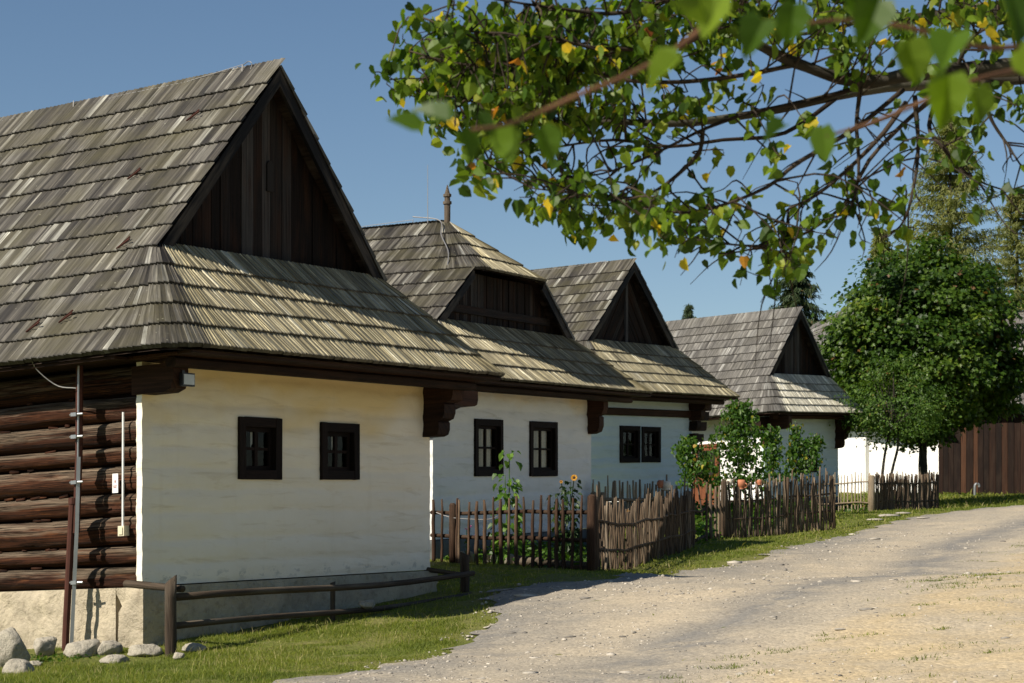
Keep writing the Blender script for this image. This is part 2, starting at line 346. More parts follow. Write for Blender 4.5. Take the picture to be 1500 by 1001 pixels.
# ------------------------------------------------------------------ terrain
CP = [at(*c) for c in [(208,946,19.5),(20,988,17.6),(250,964,18.67),(680,868,23.5),(635,868,23.9),(634,820,28.7),(865,834,26.5),
  (1018,803,35),(1040,792,37),(1060,791,38.6),(1222,775,40),(1277,752,52),(1372,750,56),(1375,724,70),(1500,726,68.5),(1000,853,27.4),
  (866,806,34.3),(1500,760,40),(1500,850,19.5),(1250,905,17),(900,950,17.2),(600,1001,14.8),(1100,1001,14),(100,1001,15.2),(1130,815,32),(1000,846,27)]]
CP += [np.array(c, float) for c in [(6.7,53,.80),(1.5,42,.45),(0,0,-1.55),(5,3,-1.45),(-5,3,-1.6),(-9,25,-1.3),(-8,45,-.2),(22,60,2.0),(20,40,1.3),(10,75,2.0),(10,20,-.35)]]
CP = np.array(CP)
def _tps(r): return np.where(r > 1e-9, r*r*np.log(r+1e-12), 0)
_n = len(CP); _K = _tps(np.linalg.norm(CP[:,None,:2]-CP[None,:,:2], axis=2)) + np.eye(_n)*1.5
_P = np.concatenate([np.ones((_n,1)), CP[:,:2]], 1)
_A = np.block([[_K,_P],[_P.T,np.zeros((3,3))]]); _S = np.linalg.solve(_A, np.concatenate([CP[:,2], np.zeros(3)]))
def gz(xy):
    xy = np.atleast_2d(np.asarray(xy, float))[:, :2]
    q = np.stack([np.clip(xy[:,0],-13,24), np.clip(xy[:,1],-4,80)], 1)
    out = np.zeros(len(q))
    for s in range(0, len(q), 20000):
        b = q[s:s+20000]
        out[s:s+20000] = _tps(np.linalg.norm(b[:,None]-CP[None,:,:2], axis=2))@_S[:_n] + _S[_n] + b@_S[_n+1:]
    return out
def ground_at(px, py):
    """where the sight line through a bearing meets the terrain"""
    Y = np.linspace(6, 120, 1200); p = np.stack([(px-X0)/F*Y, Y], 1); zz = (YH-py)/F*Y
    i = np.argmax(zz < gz(p)); i = i if (zz < gz(p)).any() else len(Y)-1
    return p[i]

ROADL = [ground_at(*p) for p in [(420,1001),(545,984),(645,956),(702,931),(730,914),(728,893),(712,875),(760,860),(830,854),(900,848),(1000,840),(1060,829),(1130,812),(1190,797),(1250,782)]]
ROADL = [(-6.5,2.0),(-4.5,8.0)] + [tuple(p) for p in ROADL] + [(9.5,44),(14,50),(20,54),(40,60)]
ROADR = [(40,50),(22,44),(15,34),(11,22),(9,12),(8.5,0),(8.5,-6),(-6,-6)]
ROAD = np.array(ROADL+ROADR)
RLINE = curve(np.array(ROADL), 240)
def road_f(xy):
    """signed distance to the road's left edge (positive on the road), roughened"""
    xy = np.atleast_2d(xy); out = np.zeros(len(xy)); P0 = RLINE[:-1]; D = np.diff(RLINE, axis=0); L2 = (D**2).sum(1)
    for s in range(0, len(xy), 20000):
        b = xy[s:s+20000]; w = b[:,None]-P0[None]; t = np.clip((w*D[None]).sum(2)/L2, 0, 1)
        q = w-t[...,None]*D[None]; d = np.linalg.norm(q, axis=2); k = d.argmin(1); ii = np.arange(len(b))
        sg = np.sign(D[k,1]*w[ii,k,0]-D[k,0]*w[ii,k,1]); out[s:s+20000] = d[ii,k]*sg
    return out + (fbm(xy*1.7, 5)-.5)*.9 + (fbm(xy*7, 9)-.5)*.12

def grid_mesh(xs, ys):
    X, Y = np.meshgrid(xs, ys); v = np.stack([X.ravel(), Y.ravel()], 1); nx = len(xs)
    a = (np.arange(len(ys)-1)[:,None]*nx+np.arange(nx-1)[None]).ravel()
    return v, np.stack([a,a+1,a+nx+1,a+nx],1)
gx = np.concatenate([np.linspace(-160,-16,14)[:-1], np.arange(-16,26,.25), np.linspace(26,200,14)])
gy = np.concatenate([np.linspace(-60,-4,8)[:-1], np.arange(-4,82,.25), np.linspace(82,320,14)])
v2, gf = grid_mesh(gx, gy); zz = gz(v2) + (fbm(v2*2.2, 3)-.5)*.07
mb = MB(); mb.add(np.c_[v2, zz], gf); ground = mb.build('ground', 'ground', smooth=True); tag(ground, kind='structure')
def gzz(xy):
    xy = np.atleast_2d(np.asarray(xy,float))[:, :2]; return gz(xy)+(fbm(xy*2.2,3)-.5)*.07
def g1(x, y): return float(gzz([(x,y)])[0])
# road sheet: cells of a fine grid clipped to the roughened edge
rx = np.arange(-6, 22, .125); ry = np.arange(-3, 58, .125)
v2, rf = grid_mesh(rx, ry); fv = road_f(v2)
zr = gz(v2); zr = zr + (fbm(v2*2.2,3)-.5)*.07 + .012 + (fbm(v2*5,8)-.5)*.012
ins = fv > 0; cnt = ins[rf].sum(1)
mb = MB(); vv3 = np.c_[v2, zr]
_gb = np.array([ground_at(*q) for q in [(880,1001),(1000,945),(1100,900),(1250,850),(1400,800),(1500,768)]])
_gc = np.array([ground_at(*q) for q in [(1010,1001),(1180,928),(1330,868),(1440,825),(1499,800)]])
def band(P, y): return np.interp(y, np.r_[P[:,1], P[-1,1]+20], np.r_[P[:,0], P[-1,0]+20*(P[-1,0]-P[-2,0])/(P[-1,1]-P[-2,1])], left=P[0,0]-.0)
def roadtint(p):
    d = road_f(p); wv = (fbm(p*1.1,61)-.5)*.9
    far = np.clip((p[:,0]+wv-band(_gc,p[:,1]))/.5, 0, 1)          # sandy right shoulder
    gr = np.clip(1-np.abs(p[:,0]+wv*.6-band(_gb,p[:,1]))/.9, 0, 1)*.95  # grey gravel ridge between the tracks
    gr = np.maximum(gr, np.clip(1-d/1.5, 0, 1)*.85)
    return np.stack([far, gr, d*0], 1)
used = np.unique(rf[cnt == 4]); mp = -np.ones(len(v2), int); mp[used] = np.arange(len(used))
mb.add(vv3[used], mp[rf[cnt == 4]], roadtint(v2[used]))
pv=[]; pf=[]
for c in rf[(cnt > 0) & (cnt < 4)]:
    poly=[]
    for i in range(4):
        a, b = c[i], c[(i+1)%4]
        if fv[a] > 0: poly.append(vv3[a])
        if (fv[a] > 0) != (fv[b] > 0):
            t = fv[a]/(fv[a]-fv[b]); poly.append(vv3[a]+(vv3[b]-vv3[a])*t)
    if len(poly) >= 3:
        pf.append(tuple(range(len(pv), len(pv)+len(poly)))); pv += poly
pv = np.array(pv); mb.add(pv, pf, roadtint(pv[:,:2]))
road = mb.build('gravel_road', 'road', smooth=True); tag(road, kind='structure')

# ------------------------------------------------------------------ log houses
class House:
    def __init__(s, x,y,z,al,W,H,of,ou,vv,hg,ha,a,b,L=9.0,name='log_house',label='',**k):
        s.__dict__.update(W=W,H=H,of=of,ou=ou,vv=vv,hg=hg,ha=ha,a=a,b=b,L=L)
        s.root = thing(name, label, 'house', (x,y,z), math.radians(al))
        s.sl = (ha-H)/(W/2+ou); s.slf = (hg-H)/(vv+of)
        s.org = np.array([x,y,z]); c, sn = math.cos(math.radians(al)), math.sin(math.radians(al)); s.R = np.array([[c,sn,0],[-sn,c,0],[0,0,1]])
    def xf(s, v):
        v = np.array(v, float); v[:,2] += s.a*v[:,0]+s.b*v[:,1]; return v       # the house settles with the sloping ground
    def world(s, u, v, w):
        return s.xf([[u,v,w]])[0]@s.R + s.org
    def local(s, p):
        q = (np.asarray(p)-s.org)@s.R.T; q[2] -= s.a*q[0]+s.b*q[1]; return q
    def uL(s, w): return -s.ou+(w-s.H)/s.sl
    def part(s, mb, name, mats, parent=None, smooth=False): return mb.build(name, mats, parent or s.root, smooth, s.xf)

def shingles(mb, B, T, nrm, jit=.004, mi=0, bias=0.0, ext=.09, last=False, lift=1.0):
    """one course: B, T bottom/top edge points (n+1), nrm per point"""
    n = len(B)-1
    if n < 1: return
    d = T-B; ln = np.linalg.norm(d, axis=1)[:,None]; dn = d/(ln+1e-9)
    drop = rng.normal(0, jit, (n,1)) + .006
    cl = fbm(np.c_[np.arange(n)*.35+rng.random()*99, np.zeros(n)], 2, 2)-.5
    tone = np.clip(.46+bias+cl*.38+rng.normal(0,.23,n)+(rng.random(n)<.04)*.26-(rng.random(n)<.12)*.2, 0, 1)
    lift = lift*(.74 if mi == 1 else 1.0); hl = (.050+rng.normal(0,.002,n))[:,None]*lift; hr = (.036+rng.normal(0,.002,n))[:,None]*lift
    warp = rng.normal(0,.0022,(n,1))
    bl, br = B[:-1]-dn[:-1]*drop, B[1:]-dn[1:]*drop
    tl, tr = T[:-1]+dn[:-1]*ext, T[1:]+dn[1:]*ext
    nl, nr = nrm[:-1], nrm[1:]
    V = np.stack([bl+nl*(hl+warp), br+nr*hr, tr+nr*.004, tl+nl*(.004+hl*.3), bl-nl*.006, br-nr*.006, tl-nl*.01], 1)
    w = np.linalg.norm(br-bl, axis=1); ll = ln[:-1,0]
    ox = rng.random(n)*50; oy = np.zeros(n)
    gx0 = np.stack([ox, ox+w, ox+w, ox, ox, ox+w, ox], 1); gy0 = np.stack([oy-.0, oy, ll, ll, oy-.02, oy-.02, ll], 1)+rng.random(n)[:,None]*0
    gz0 = np.repeat((rng.random(n)*40)[:,None], 7, 1)
    g = np.stack([gx0, gy0, gz0], 2)
    t = np.repeat(np.stack([tone, rng.random(n), rng.random(n)],1)[:,None], 7, 1)
    base = np.arange(n)*7
    f = np.concatenate([np.stack([base+a for a in q],1) for q in ((0,1,2,3),(4,5,1,0),(0,3,6,4))])
    mb.add(V.reshape(-1,3), f, t.reshape(-1,3), g.reshape(-1,3), mi)
def lerp(a, b, t): return a+(b-a)*np.asarray(t)[:,None]
WID = .060
def axis_course(mb, ax, b0, b1, t0, t1, Pb, Pt, nrm, soft=.35, **k):
    """course whose shingles run straight up the slope; near a hip the tops crowd together like cut shingles"""
    n = max(1, int(abs(b1-b0)/k.pop('wid', WID)))
    x = np.linspace(b0, b1, n+1); x[1:-1] += rng.normal(0, .22*abs(b1-b0)/n, n-1); x = np.sort(x) if b1 > b0 else np.sort(x)[::-1]
    lo, hi = min(t0,t1), max(t0,t1); bl, bh = min(b0,b1), max(b0,b1); y = x.copy()
    sl = min(soft, (hi-lo)/2)
    m = x < lo+sl; y[m] = lo+(x[m]-bl)/max(1e-6, lo+sl-bl)*sl
    m = x > hi-sl; y[m] = hi-(bh-x[m])/max(1e-6, bh-hi+sl)*sl
    B = np.stack([Pb(v) for v in x]); T = np.stack([Pt(v) for v in y])
    wob = (fbm(np.c_[x*.7+rng.random()*40, x*0], 4, 2)-.5)*.016; B = B+np.outer(wob, (B-T)[n//2]/(np.linalg.norm((B-T)[n//2])+1e-9))
    shingles(mb, B, T, np.tile(nrm, (len(x),1)), **k)
def strip_course(mb, b0, b1, t0, t1, n, nrm, **k):
    t = np.concatenate([[0], np.sort(np.linspace(0,1,n+1)[1:-1]+rng.normal(0,.22/n,n-1)) if n>1 else [], [1]])
    B = lerp(np.array(b0), np.array(b1), t); T = lerp(np.array(t0), np.array(t1), t)
    wob = (fbm(np.c_[t*n*.05+rng.random()*40, t*0], 4, 2)-.5)*.016
    B = B+np.outer(wob, (B-T)[0]/(np.linalg.norm((B-T)[0])+1e-9))
    shingles(mb, B, T, np.tile(nrm, (len(t),1)), **k)
def unit(v): v = np.array(v, float); return v/np.linalg.norm(v)
def wrap_courses(h, mb, w0, w1, rows, vF, slf, rc0, rc1, miL=0, miF=1, widmul=1.0, apex=False):
    """courses that run along the left slope, round the corner, across the front and back along the right"""
    W, L = h.W, h.L; nL = unit((-h.sl,0,1)); nF = unit((0,-slf,1)); nR = unit((h.sl,0,1))
    ws = np.linspace(w0, w1, rows+1)
    for r in range(rows):
        wb, wt = ws[r], ws[r+1]
        e = []
        for w in (wb, wt):
            u = h.uL(w); v = vF(w); half = max(0, W/2-u); q = (w-w0)/(w1-w0)
            rc = min(rc0+(rc1-rc0)*q, half*.95); e.append((u, v, rc, w))
        (ub,vb,rb,_),(ut,vt,rt_,_) = e
        nside = int((L-vb)/WID/widmul)
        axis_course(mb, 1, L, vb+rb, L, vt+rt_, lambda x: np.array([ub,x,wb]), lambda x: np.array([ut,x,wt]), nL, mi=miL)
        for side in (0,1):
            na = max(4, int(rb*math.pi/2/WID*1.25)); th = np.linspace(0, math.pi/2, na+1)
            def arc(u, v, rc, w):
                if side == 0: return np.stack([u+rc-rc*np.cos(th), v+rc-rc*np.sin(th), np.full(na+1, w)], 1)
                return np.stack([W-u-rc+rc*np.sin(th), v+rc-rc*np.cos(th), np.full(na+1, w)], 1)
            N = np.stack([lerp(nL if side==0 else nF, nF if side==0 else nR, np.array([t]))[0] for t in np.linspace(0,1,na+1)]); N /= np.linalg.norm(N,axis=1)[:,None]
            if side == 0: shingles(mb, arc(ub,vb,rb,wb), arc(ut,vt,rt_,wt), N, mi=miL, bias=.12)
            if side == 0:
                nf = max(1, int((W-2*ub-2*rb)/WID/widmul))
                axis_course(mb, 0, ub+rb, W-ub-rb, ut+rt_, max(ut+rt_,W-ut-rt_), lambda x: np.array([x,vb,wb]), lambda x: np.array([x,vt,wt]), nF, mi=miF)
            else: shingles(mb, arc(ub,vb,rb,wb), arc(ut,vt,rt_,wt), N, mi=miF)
        axis_course(mb, 1, vb+rb, L, vt+rt_, L, lambda x: np.array([W-ub,x,wb]), lambda x: np.array([W-ut,x,wt]), nR, mi=miL)
def gable_courses(h, mb, w0, w1, rows, miL=0, widmul=1.0, ridge=True):
    W, L, vv = h.W, h.L, h.vv; nL = unit((-h.sl,0,1)); nR = unit((h.sl,0,1)); ws = np.linspace(w0, w1, rows+1)
    for r in range(rows):
        ub, ut = h.uL(ws[r]), h.uL(ws[r+1]); n = int((L-vv)/WID/widmul); last = ridge and r == rows-1
        strip_course(mb, (ub,L,ws[r]), (ub,vv,ws[r]), (ut,L,ws[r+1]), (ut,vv,ws[r+1]), n, nL, mi=miL, ext=.10 if not last else .13)
        strip_course(mb, (W-ub,vv,ws[r]), (W-ub,L,ws[r]), (W-ut,vv,ws[r+1]), (W-ut,L,ws[r+1]), n, nR, mi=miL, ext=.09 if not last else .0)
def clip(poly, n, d):
    """keep the part of a 2D polygon where n.p <= d"""
    out=[]; k=len(poly)
    for i in range(k):
        a, b = np.array(poly[i]), np.array(poly[(i+1)%k]); fa, fb = n@a-d, n@b-d
        if fa <= 0: out.append(a)
        if (fa < 0) != (fb < 0) and abs(fa-fb) > 1e-12: out.append(a+(b-a)*fa/(fa-fb))
    return out
def planks(mb, region, ang, width, v, th=.03, tonef=None, gap=.006):
    """boards in the (u,w) plane at depth v, clipped to a convex region"""
    R = np.array(region); dirv = np.array([math.cos(ang), math.sin(ang)]); nv = np.array([-dirv[1], dirv[0]])
    # region must be counter-clockwise
    q = R@nv; a = q.min()
    while a < q.max():
        wd = width*rng.uniform(.75,1.25); b = a+wd; c = R.mean(0); s = 30
        poly = [c+dirv*-s+nv*(a+gap-c@nv), c+dirv*s+nv*(a+gap-c@nv), c+dirv*s+nv*(b-c@nv), c+dirv*-s+nv*(b-c@nv)]
        for i in range(len(R)):
            e = R[(i+1)%len(R)]-R[i]; nn = np.array([e[1],-e[0]]); poly = clip(poly, nn, nn@R[i])
            if len(poly) < 3: break
        if len(poly) >= 3:
            k = len(poly); off = rng.normal(0,.006); P = np.array(poly)
            V = np.concatenate([np.c_[P[:,0], np.full(k, v+off), P[:,1]], np.c_[P[:,0], np.full(k, v+th+.02), P[:,1]]])
            fs = [tuple(range(k)), tuple(range(2*k-1,k-1,-1))]+[(i, k+i, k+(i+1)%k, (i+1)%k) for i in range(k)]
            g2 = np.concatenate([P,P]); o = rng.random()*30
            g = np.stack([g2@nv+o, g2@dirv+o, np.zeros(2*k)],1)
            t = rt() if tonef is None else (np.clip(tonef(P.mean(0))+rng.normal(0,.12),0,1), rng.random(), 0)
            mb.add(V, fs, t, g)
        a = b
def wall_panel(h, u0, u1, w0, w1, rects, v=0.0, amp=.022, res=.03, courses=None, lean=None, seed=1, edge=.07, yellow_w=None):
    """plastered log wall with soft log courses and window openings, front face at v"""
    us = np.arange(u0, u1+1e-6, res); us[-1] = u1; wsv = np.arange(w0, w1+1e-6, res); wsv[-1] = w1
    def snap(arr, val):
        i = np.abs(arr-val).argmin(); arr[i] = val
    for r in rects: snap(us, r[0]); snap(us, r[1]); snap(wsv, r[2]); snap(wsv, r[3])
    p, f = grid_mesh(us, wsv)
    c = courses or list(np.cumsum([w0-.05]+[rng.uniform(.2,.3) for _ in range(14)]))
    c = np.array(c); wl = p[:,1] + (fbm(np.c_[p[:,0]*.9, p[:,1]*.6], seed)-.5)*.10
    k = np.clip(np.searchsorted(c, wl)-1, 0, len(c)-2); t = np.clip((wl-c[k])/(c[k+1]-c[k]), 0, 1)
    bul = (1-np.abs(2*t-1)**3.0)
    d = amp*(bul-1) - (fbm(np.c_[p[:,0]*1.4, p[:,1]*3], seed+7)-.5)*.045
    d += (fbm(np.c_[p[:,0]*9, p[:,1]*22], seed+9)-.5)*.010
    for r in rects:      # the render is trowelled flush round each window frame
        gx_ = np.maximum(np.maximum(r[0]-p[:,0], p[:,0]-r[1]),0); gy_ = np.maximum(np.maximum(r[2]-p[:,1], p[:,1]-r[3]),0); d = d*np.clip(np.hypot(gx_,gy_)/.12, .1, 1)
    d *= np.clip(np.minimum(p[:,0]-u0, u1-p[:,0])/.22, .12, 1)
    ctr = p[f].mean(1); keep = np.ones(len(f), bool)
    for r in rects: keep &= ~((ctr[:,0]>r[0])&(ctr[:,0]<r[1])&(ctr[:,1]>r[2])&(ctr[:,1]<r[3]))
    V = np.c_[p[:,0], v-d, p[:,1]]
    nx, ny = len(us), len(wsv)
    eu = (fbm(np.c_[wsv*16, wsv*0], seed+3)-.5)*.022
    V[np.arange(ny)*nx, 0] += eu*.8; V[np.arange(ny)*nx+nx-1, 0] += eu
    mb = MB(); st = np.clip((p[:,1]-yellow_w-(fbm(np.c_[p[:,0]*1.3,p[:,1]*2.5],seed+12)-.5)*.8)/.42,0,1) if yellow_w else p[:,1]*0  # yellow weight grows towards the wall top, with a ragged lower edge
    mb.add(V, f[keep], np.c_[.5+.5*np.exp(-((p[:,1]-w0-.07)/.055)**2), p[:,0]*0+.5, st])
    for col in (0, nx-1):       # the plaster's thickness at both corners
        i = np.arange(ny)*nx+col; A = V[i]; B = A+np.array([0,edge,0]); B[:,1] += np.abs(eu)*1.0
        vv = np.concatenate([A,B]); j = np.arange(ny-1); q = np.stack([j, ny+j, ny+j+1, j+1], 1)
        mb.add(vv, q if col == 0 else q[:, ::-1])
    return mb
def window(h, u0, u1, w0, w1, v=0.0, fr=.10, sash=.045, curtain=False, panes=(2,2), parent=None):
    """frame > pane; muntins belong to the frame's joinery, curtain behind"""
    b = MB(); dpt = .10; pr = .034
    for (a0,a1,c0,c1) in ((u0,u0+fr,w0,w1),(u1-fr,u1,w0,w1),(u0+fr,u1-fr,w0,w0+fr),(u0+fr,u1-fr,w1-fr,w1)):
        box(b, (a0,v-pr+rng.normal(0,.002),c0), (a1,v+dpt,c1), None, 2 if a1-a0 < c1-c0 else 0, .002)
    wn = h.part(b, 'window', 'window')
    iu0, iu1, iw0, iw1 = u0+fr+.002, u1-fr-.002, w0+fr+.002, w1-fr-.002; b = MB()
    for (a0,a1,c0,c1) in ((iu0,iu0+sash,iw0,iw1),(iu1-sash,iu1,iw0,iw1),(iu0+sash,iu1-sash,iw0,iw0+sash),(iu0+sash,iu1-sash,iw1-sash,iw1)):
        box(b, (a0,v+.035,c0), (a1,v+.075,c1), None, 2 if a1-a0 < c1-c0 else 0)
    h.part(b, 'sash', 'window', wn); b = MB(); m = .016
    for i in range(1, panes[0]):
        c = iu0+(iu1-iu0)*i/panes[0]; mw = m*1.6 if panes[0]==2 else m
        box(b, (c-mw,v+.038,iw0+sash), (c+mw,v+.070,iw1-sash), (.9,.5,0))
    for i in range(1, panes[1]):
        c = iw0+(iw1-iw0)*i/panes[1]; box(b, (iu0+sash,v+.042,c-m), (iu1-sash,v+.066,c+m), (.9,.5,0), 0)
    h.part(b, 'muntin', 'window', wn); b = MB()
    b.add([(iu0+sash,v+.056,iw0+sash),(iu1-sash,v+.056,iw0+sash),(iu1-sash,v+.056,iw1-sash),(iu0+sash,v+.056,iw1-sash)], [(0,1,2,3)])
    h.part(b, 'pane', 'glass', wn); b = MB()
    if curtain == 'scrap':
        cu = iu0+(iu1-iu0)*.52; n = 12; uu = np.linspace(cu, cu+.10, n); top = iw1; low = (iw0+iw1)/2+.01
        V = np.concatenate([np.c_[uu, v+.12+np.sin(uu*70)*.008, low+.05*np.abs(np.sin(uu*40))], np.c_[uu, v+.12+np.sin(uu*70)*.008, np.full(n,top)]]); j = np.arange(n-1); b.add(V, np.stack([j,j+1,n+j+1,n+j],1)); h.part(b, 'curtain', 'white', wn)
    elif curtain:
        n = 40; uu = np.linspace(iu0, iu1, n); cv = v+.13+np.sin(uu*60)*.008
        V = np.concatenate([np.c_[uu, cv, np.full(n, iw0)], np.c_[uu, cv, np.full(n, iw1)]]); j = np.arange(n-1)
        b.add(V, np.stack([j,j+1,n+j+1,n+j],1)); h.part(b, 'curtain', 'curtain', wn)
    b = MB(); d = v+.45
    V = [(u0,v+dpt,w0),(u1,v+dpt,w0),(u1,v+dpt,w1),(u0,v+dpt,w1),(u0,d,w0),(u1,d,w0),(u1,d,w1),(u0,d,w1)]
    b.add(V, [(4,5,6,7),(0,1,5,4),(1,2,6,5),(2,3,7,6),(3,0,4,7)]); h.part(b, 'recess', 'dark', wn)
    return wn
def console(h, u0, u1, steps, name='console'):
    """stack of beam ends stepping out of the corner; steps: (w0,w1,reach forward,reach sideways)"""
    b = MB()
    for (w0,w1,vf,us) in steps:
        # forward end, rounded underneath
        hh = (w1-w0); prof = [(.12,w0),(-vf+hh*.45,w0),(-vf+hh*.12,w0+hh*.12),(-vf,w0+hh*.42),(-vf,w1-.02),(-vf+.02,w1),(.12,w1)]
        for ua, ub in ((u0,u1),):
            V = [(ua,p[0],p[1]) for p in prof]+[(ub,p[0],p[1]) for p in prof]; k=len(prof)
            V = np.array(V); g = np.c_[V[:,2]+V[:,0], V[:,1], V[:,0]*0]
            b.add(V, [tuple(range(k)), tuple(range(2*k-1,k-1,-1))]+[(k+i, k+(i+1)%k, (i+1)%k, i) for i in range(k)], rt(), g)
        if us > 0:
            a = u1-.01 if us else u0
            prof = [(u0+.02,w0+.004),(u1+us-hh*.4,w0+.004),(u1+us-hh*.1,w0+hh*.12),(u1+us,w0+hh*.4),(u1+us,w1-.01),(u0+.02,w1-.01)]
            V = np.array([(p[0],-.10,p[1]) for p in prof]+[(p[0],.10,p[1]) for p in prof]); k=len(prof)
            b.add(V, [tuple(range(k)), tuple(range(2*k-1,k-1,-1))]+[(k+i, k+(i+1)%k, (i+1)%k, i) for i in range(k)], rt(), np.c_[V[:,2], V[:,0], V[:,0]*0])
    return h.part(b, name, 'beam')
def ridge_wire(h, v0, v1, hook=True):
    b = MB(); n = 10; vs = np.linspace(v0, v1, n); W = h.W/2
    tube(b, [(W+.02, v, h.ha+.10+.012*math.sin(v*3)-.06*min(1,max(0,(v-v0)/1.2))) for v in vs], .0045, 5)
    for v in vs[::3]: tube(b, [(W,v,h.ha-.05),(W+.01,v,h.ha+.10)], .006, 5)
    if hook: tube(b, curve([(W+.02,v0,h.ha+.10),(W+.02,v0-.08,h.ha+.13),(W+.02,v0-.13,h.ha+.09),(W+.02,v0-.10,h.ha+.03)], 8), .005, 5)
    h.part(b, 'lightning_wire', 'wire')

def build_house(h, rows_skirt, rows_up, mats, wallmat, wins, plinth=.6, hip=None, logs=None, gable='vertical', curtain=False, consoles=None, seed=1, leftmat=None, widmul=1.0, wallw0=0.0, rc=(.44,.07), topbeam=None, yellow_w=None, plinthmat='plinth_grey'):
    W, L, H = h.W, h.L, h.H
    mb = MB()
    vF = lambda w: -h.of+(w-H)/h.slf
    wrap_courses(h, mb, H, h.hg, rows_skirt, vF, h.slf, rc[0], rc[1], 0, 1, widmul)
    if hip is None: gable_courses(h, mb, h.hg, h.ha, rows_up, 0, widmul); whip = h.ha
    else:
        whip, vap, vfr, r1, r2 = hip
        gable_courses(h, mb, h.hg, whip, r1, 0, widmul, False)
        sh = (h.ha-whip)/(vap-vfr)
        wrap_courses(h, mb, whip, h.ha-.02, r2, lambda w: vfr+(w-whip)/sh, sh, .30, .04, 0, 1, widmul)
    # decking under the shingles
    e = .03
    def P(u,v,w): return (u,v,w-e)
    ug = h.uL(h.hg); ue = -h.ou+.02; V=[]; fs=[]
    def quad(*p):
        k=len(V); V.extend(p); fs.append(tuple(range(k,k+len(p))))
    vfe = -h.of+.02
    quad(P(ue,vfe+.3,H),P(ue+.12,vfe+.12,H),P(ue+.3,vfe,H),P(W-ue-.3,vfe,H),P(W-ug-.04,h.vv+.03,h.hg-.02),P(ug+.04,h.vv+.03,h.hg-.02))
    quad(P(ue,vfe+.3,H),P(ue,L,H),P(ug,L,h.hg),P(ug,h.vv,h.hg)); quad(P(W-ue,vfe+.3,H),P(W-ue,L,H),P(W-ug,L,h.hg),P(W-ug,h.vv,h.hg))
    quad(P(W-ue,vfe+.3,H),P(W-ue-.12,vfe+.12,H),P(W-ue-.3,vfe,H),P(W-ug,h.vv,h.hg))
    if hip is None:
        quad(P(ug,h.vv+.01,h.hg),P(ug,L,h.hg),P(W/2,L,h.ha),P(W/2,h.vv+.01,h.ha)); quad(P(W-ug,h.vv+.01,h.hg),P(W-ug,L,h.hg),P(W/2,L,h.ha),P(W/2,h.vv+.01,h.ha))
    else:
        uh = h.uL(whip)
        for s in (0,1):
            m = (lambda u: u) if s == 0 else (lambda u: W-u)
            quad(P(m(ug),h.vv+.01,h.hg),P(m(ug),L,h.hg),P(m(uh),L,whip),P(m(uh),h.vv+.01,whip))
            quad(P(m(uh),vfr+.2,whip),P(m(uh),L,whip),P(W/2,L,h.ha),P(W/2,vap,h.ha))
        quad(P(uh+.1,vfr+.02,whip),P(W-uh-.1,vfr+.02,whip),P(W/2,vap,h.ha))
    mb.add(np.array(V), fs, (.5,.5,0), None, 2)
    # back gable closes the roof
    mb.add([(ug,L-.1,h.hg),(W-ug,L-.1,h.hg),(W/2,L-.1,h.ha-.05)], [(0,1,2)], (.5,.5,0), None, 2)
    mb.add([(0,L-.1,H),(W,L-.1,H),(W-ug,L-.1,h.hg),(ug,L-.1,h.hg)], [(0,1,2,3)], (.5,.5,0), None, 2)
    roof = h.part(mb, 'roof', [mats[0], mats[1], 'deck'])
    # gable boards
    vg = h.vv+.24; mb = MB(); c = .06
    bw = h.hg-.12
    if hip is None: top = [(W/2, h.ha-.10)]; 
    else: uh = h.uL(whip); top = [(W-uh-.02, whip-.02), (uh+.02, whip-.02)]
    reg = [(ug-.05, bw), (W-ug+.05, bw)]+top
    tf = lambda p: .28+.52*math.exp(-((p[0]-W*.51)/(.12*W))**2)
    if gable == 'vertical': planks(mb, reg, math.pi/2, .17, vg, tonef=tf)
    elif gable == 'lap':
        planks(mb, reg, math.pi/2, .11, vg, tonef=lambda p: .45)
        uq = h.uL(h.hg+.36)+.10; box(mb, (uq,vg-.05,h.hg+.22),(W-uq,vg+.02,h.hg+.34),(.55,.5,0),0)
    else:
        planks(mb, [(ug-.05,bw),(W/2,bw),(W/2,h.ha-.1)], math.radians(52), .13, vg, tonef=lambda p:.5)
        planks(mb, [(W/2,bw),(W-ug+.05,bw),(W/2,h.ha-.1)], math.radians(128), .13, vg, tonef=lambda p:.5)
        box(mb, (W/2-.05,vg-.04,bw),(W/2+.05,vg+.01,h.ha-.25),(.9,.5,0))
        box(mb, (ug+.1,vg-.04,h.hg-.04),(W-ug-.1,vg+.005,h.hg+.08),(.6,.5,0),0)
    gb = h.part(mb, 'gable_boards', 'board')
    if gable == 'vertical' and hip is None and h.W > 4.9:
        b = MB(); hu, hw = 2.60, h.hg+1.02; k = 14
        pts = [(hu-.055,hw-.17),(hu+.055,hw-.17)]+[(hu+.055*math.cos(a), hw+.10+.07*math.sin(a)) for a in np.linspace(-.4,math.pi+.4,k)]
        kk = len(pts); V = np.array([(p[0],vg-.016,p[1]) for p in pts]+[(p[0],vg+.01,p[1]) for p in pts])
        b.add(V, [tuple(range(kk))]+[(kk+i, kk+(i+1)%kk, (i+1)%kk, i) for i in range(kk)]); h.part(b, 'vent_hole', 'dark', gb)
    # verge boards following the rake
    bd = .15
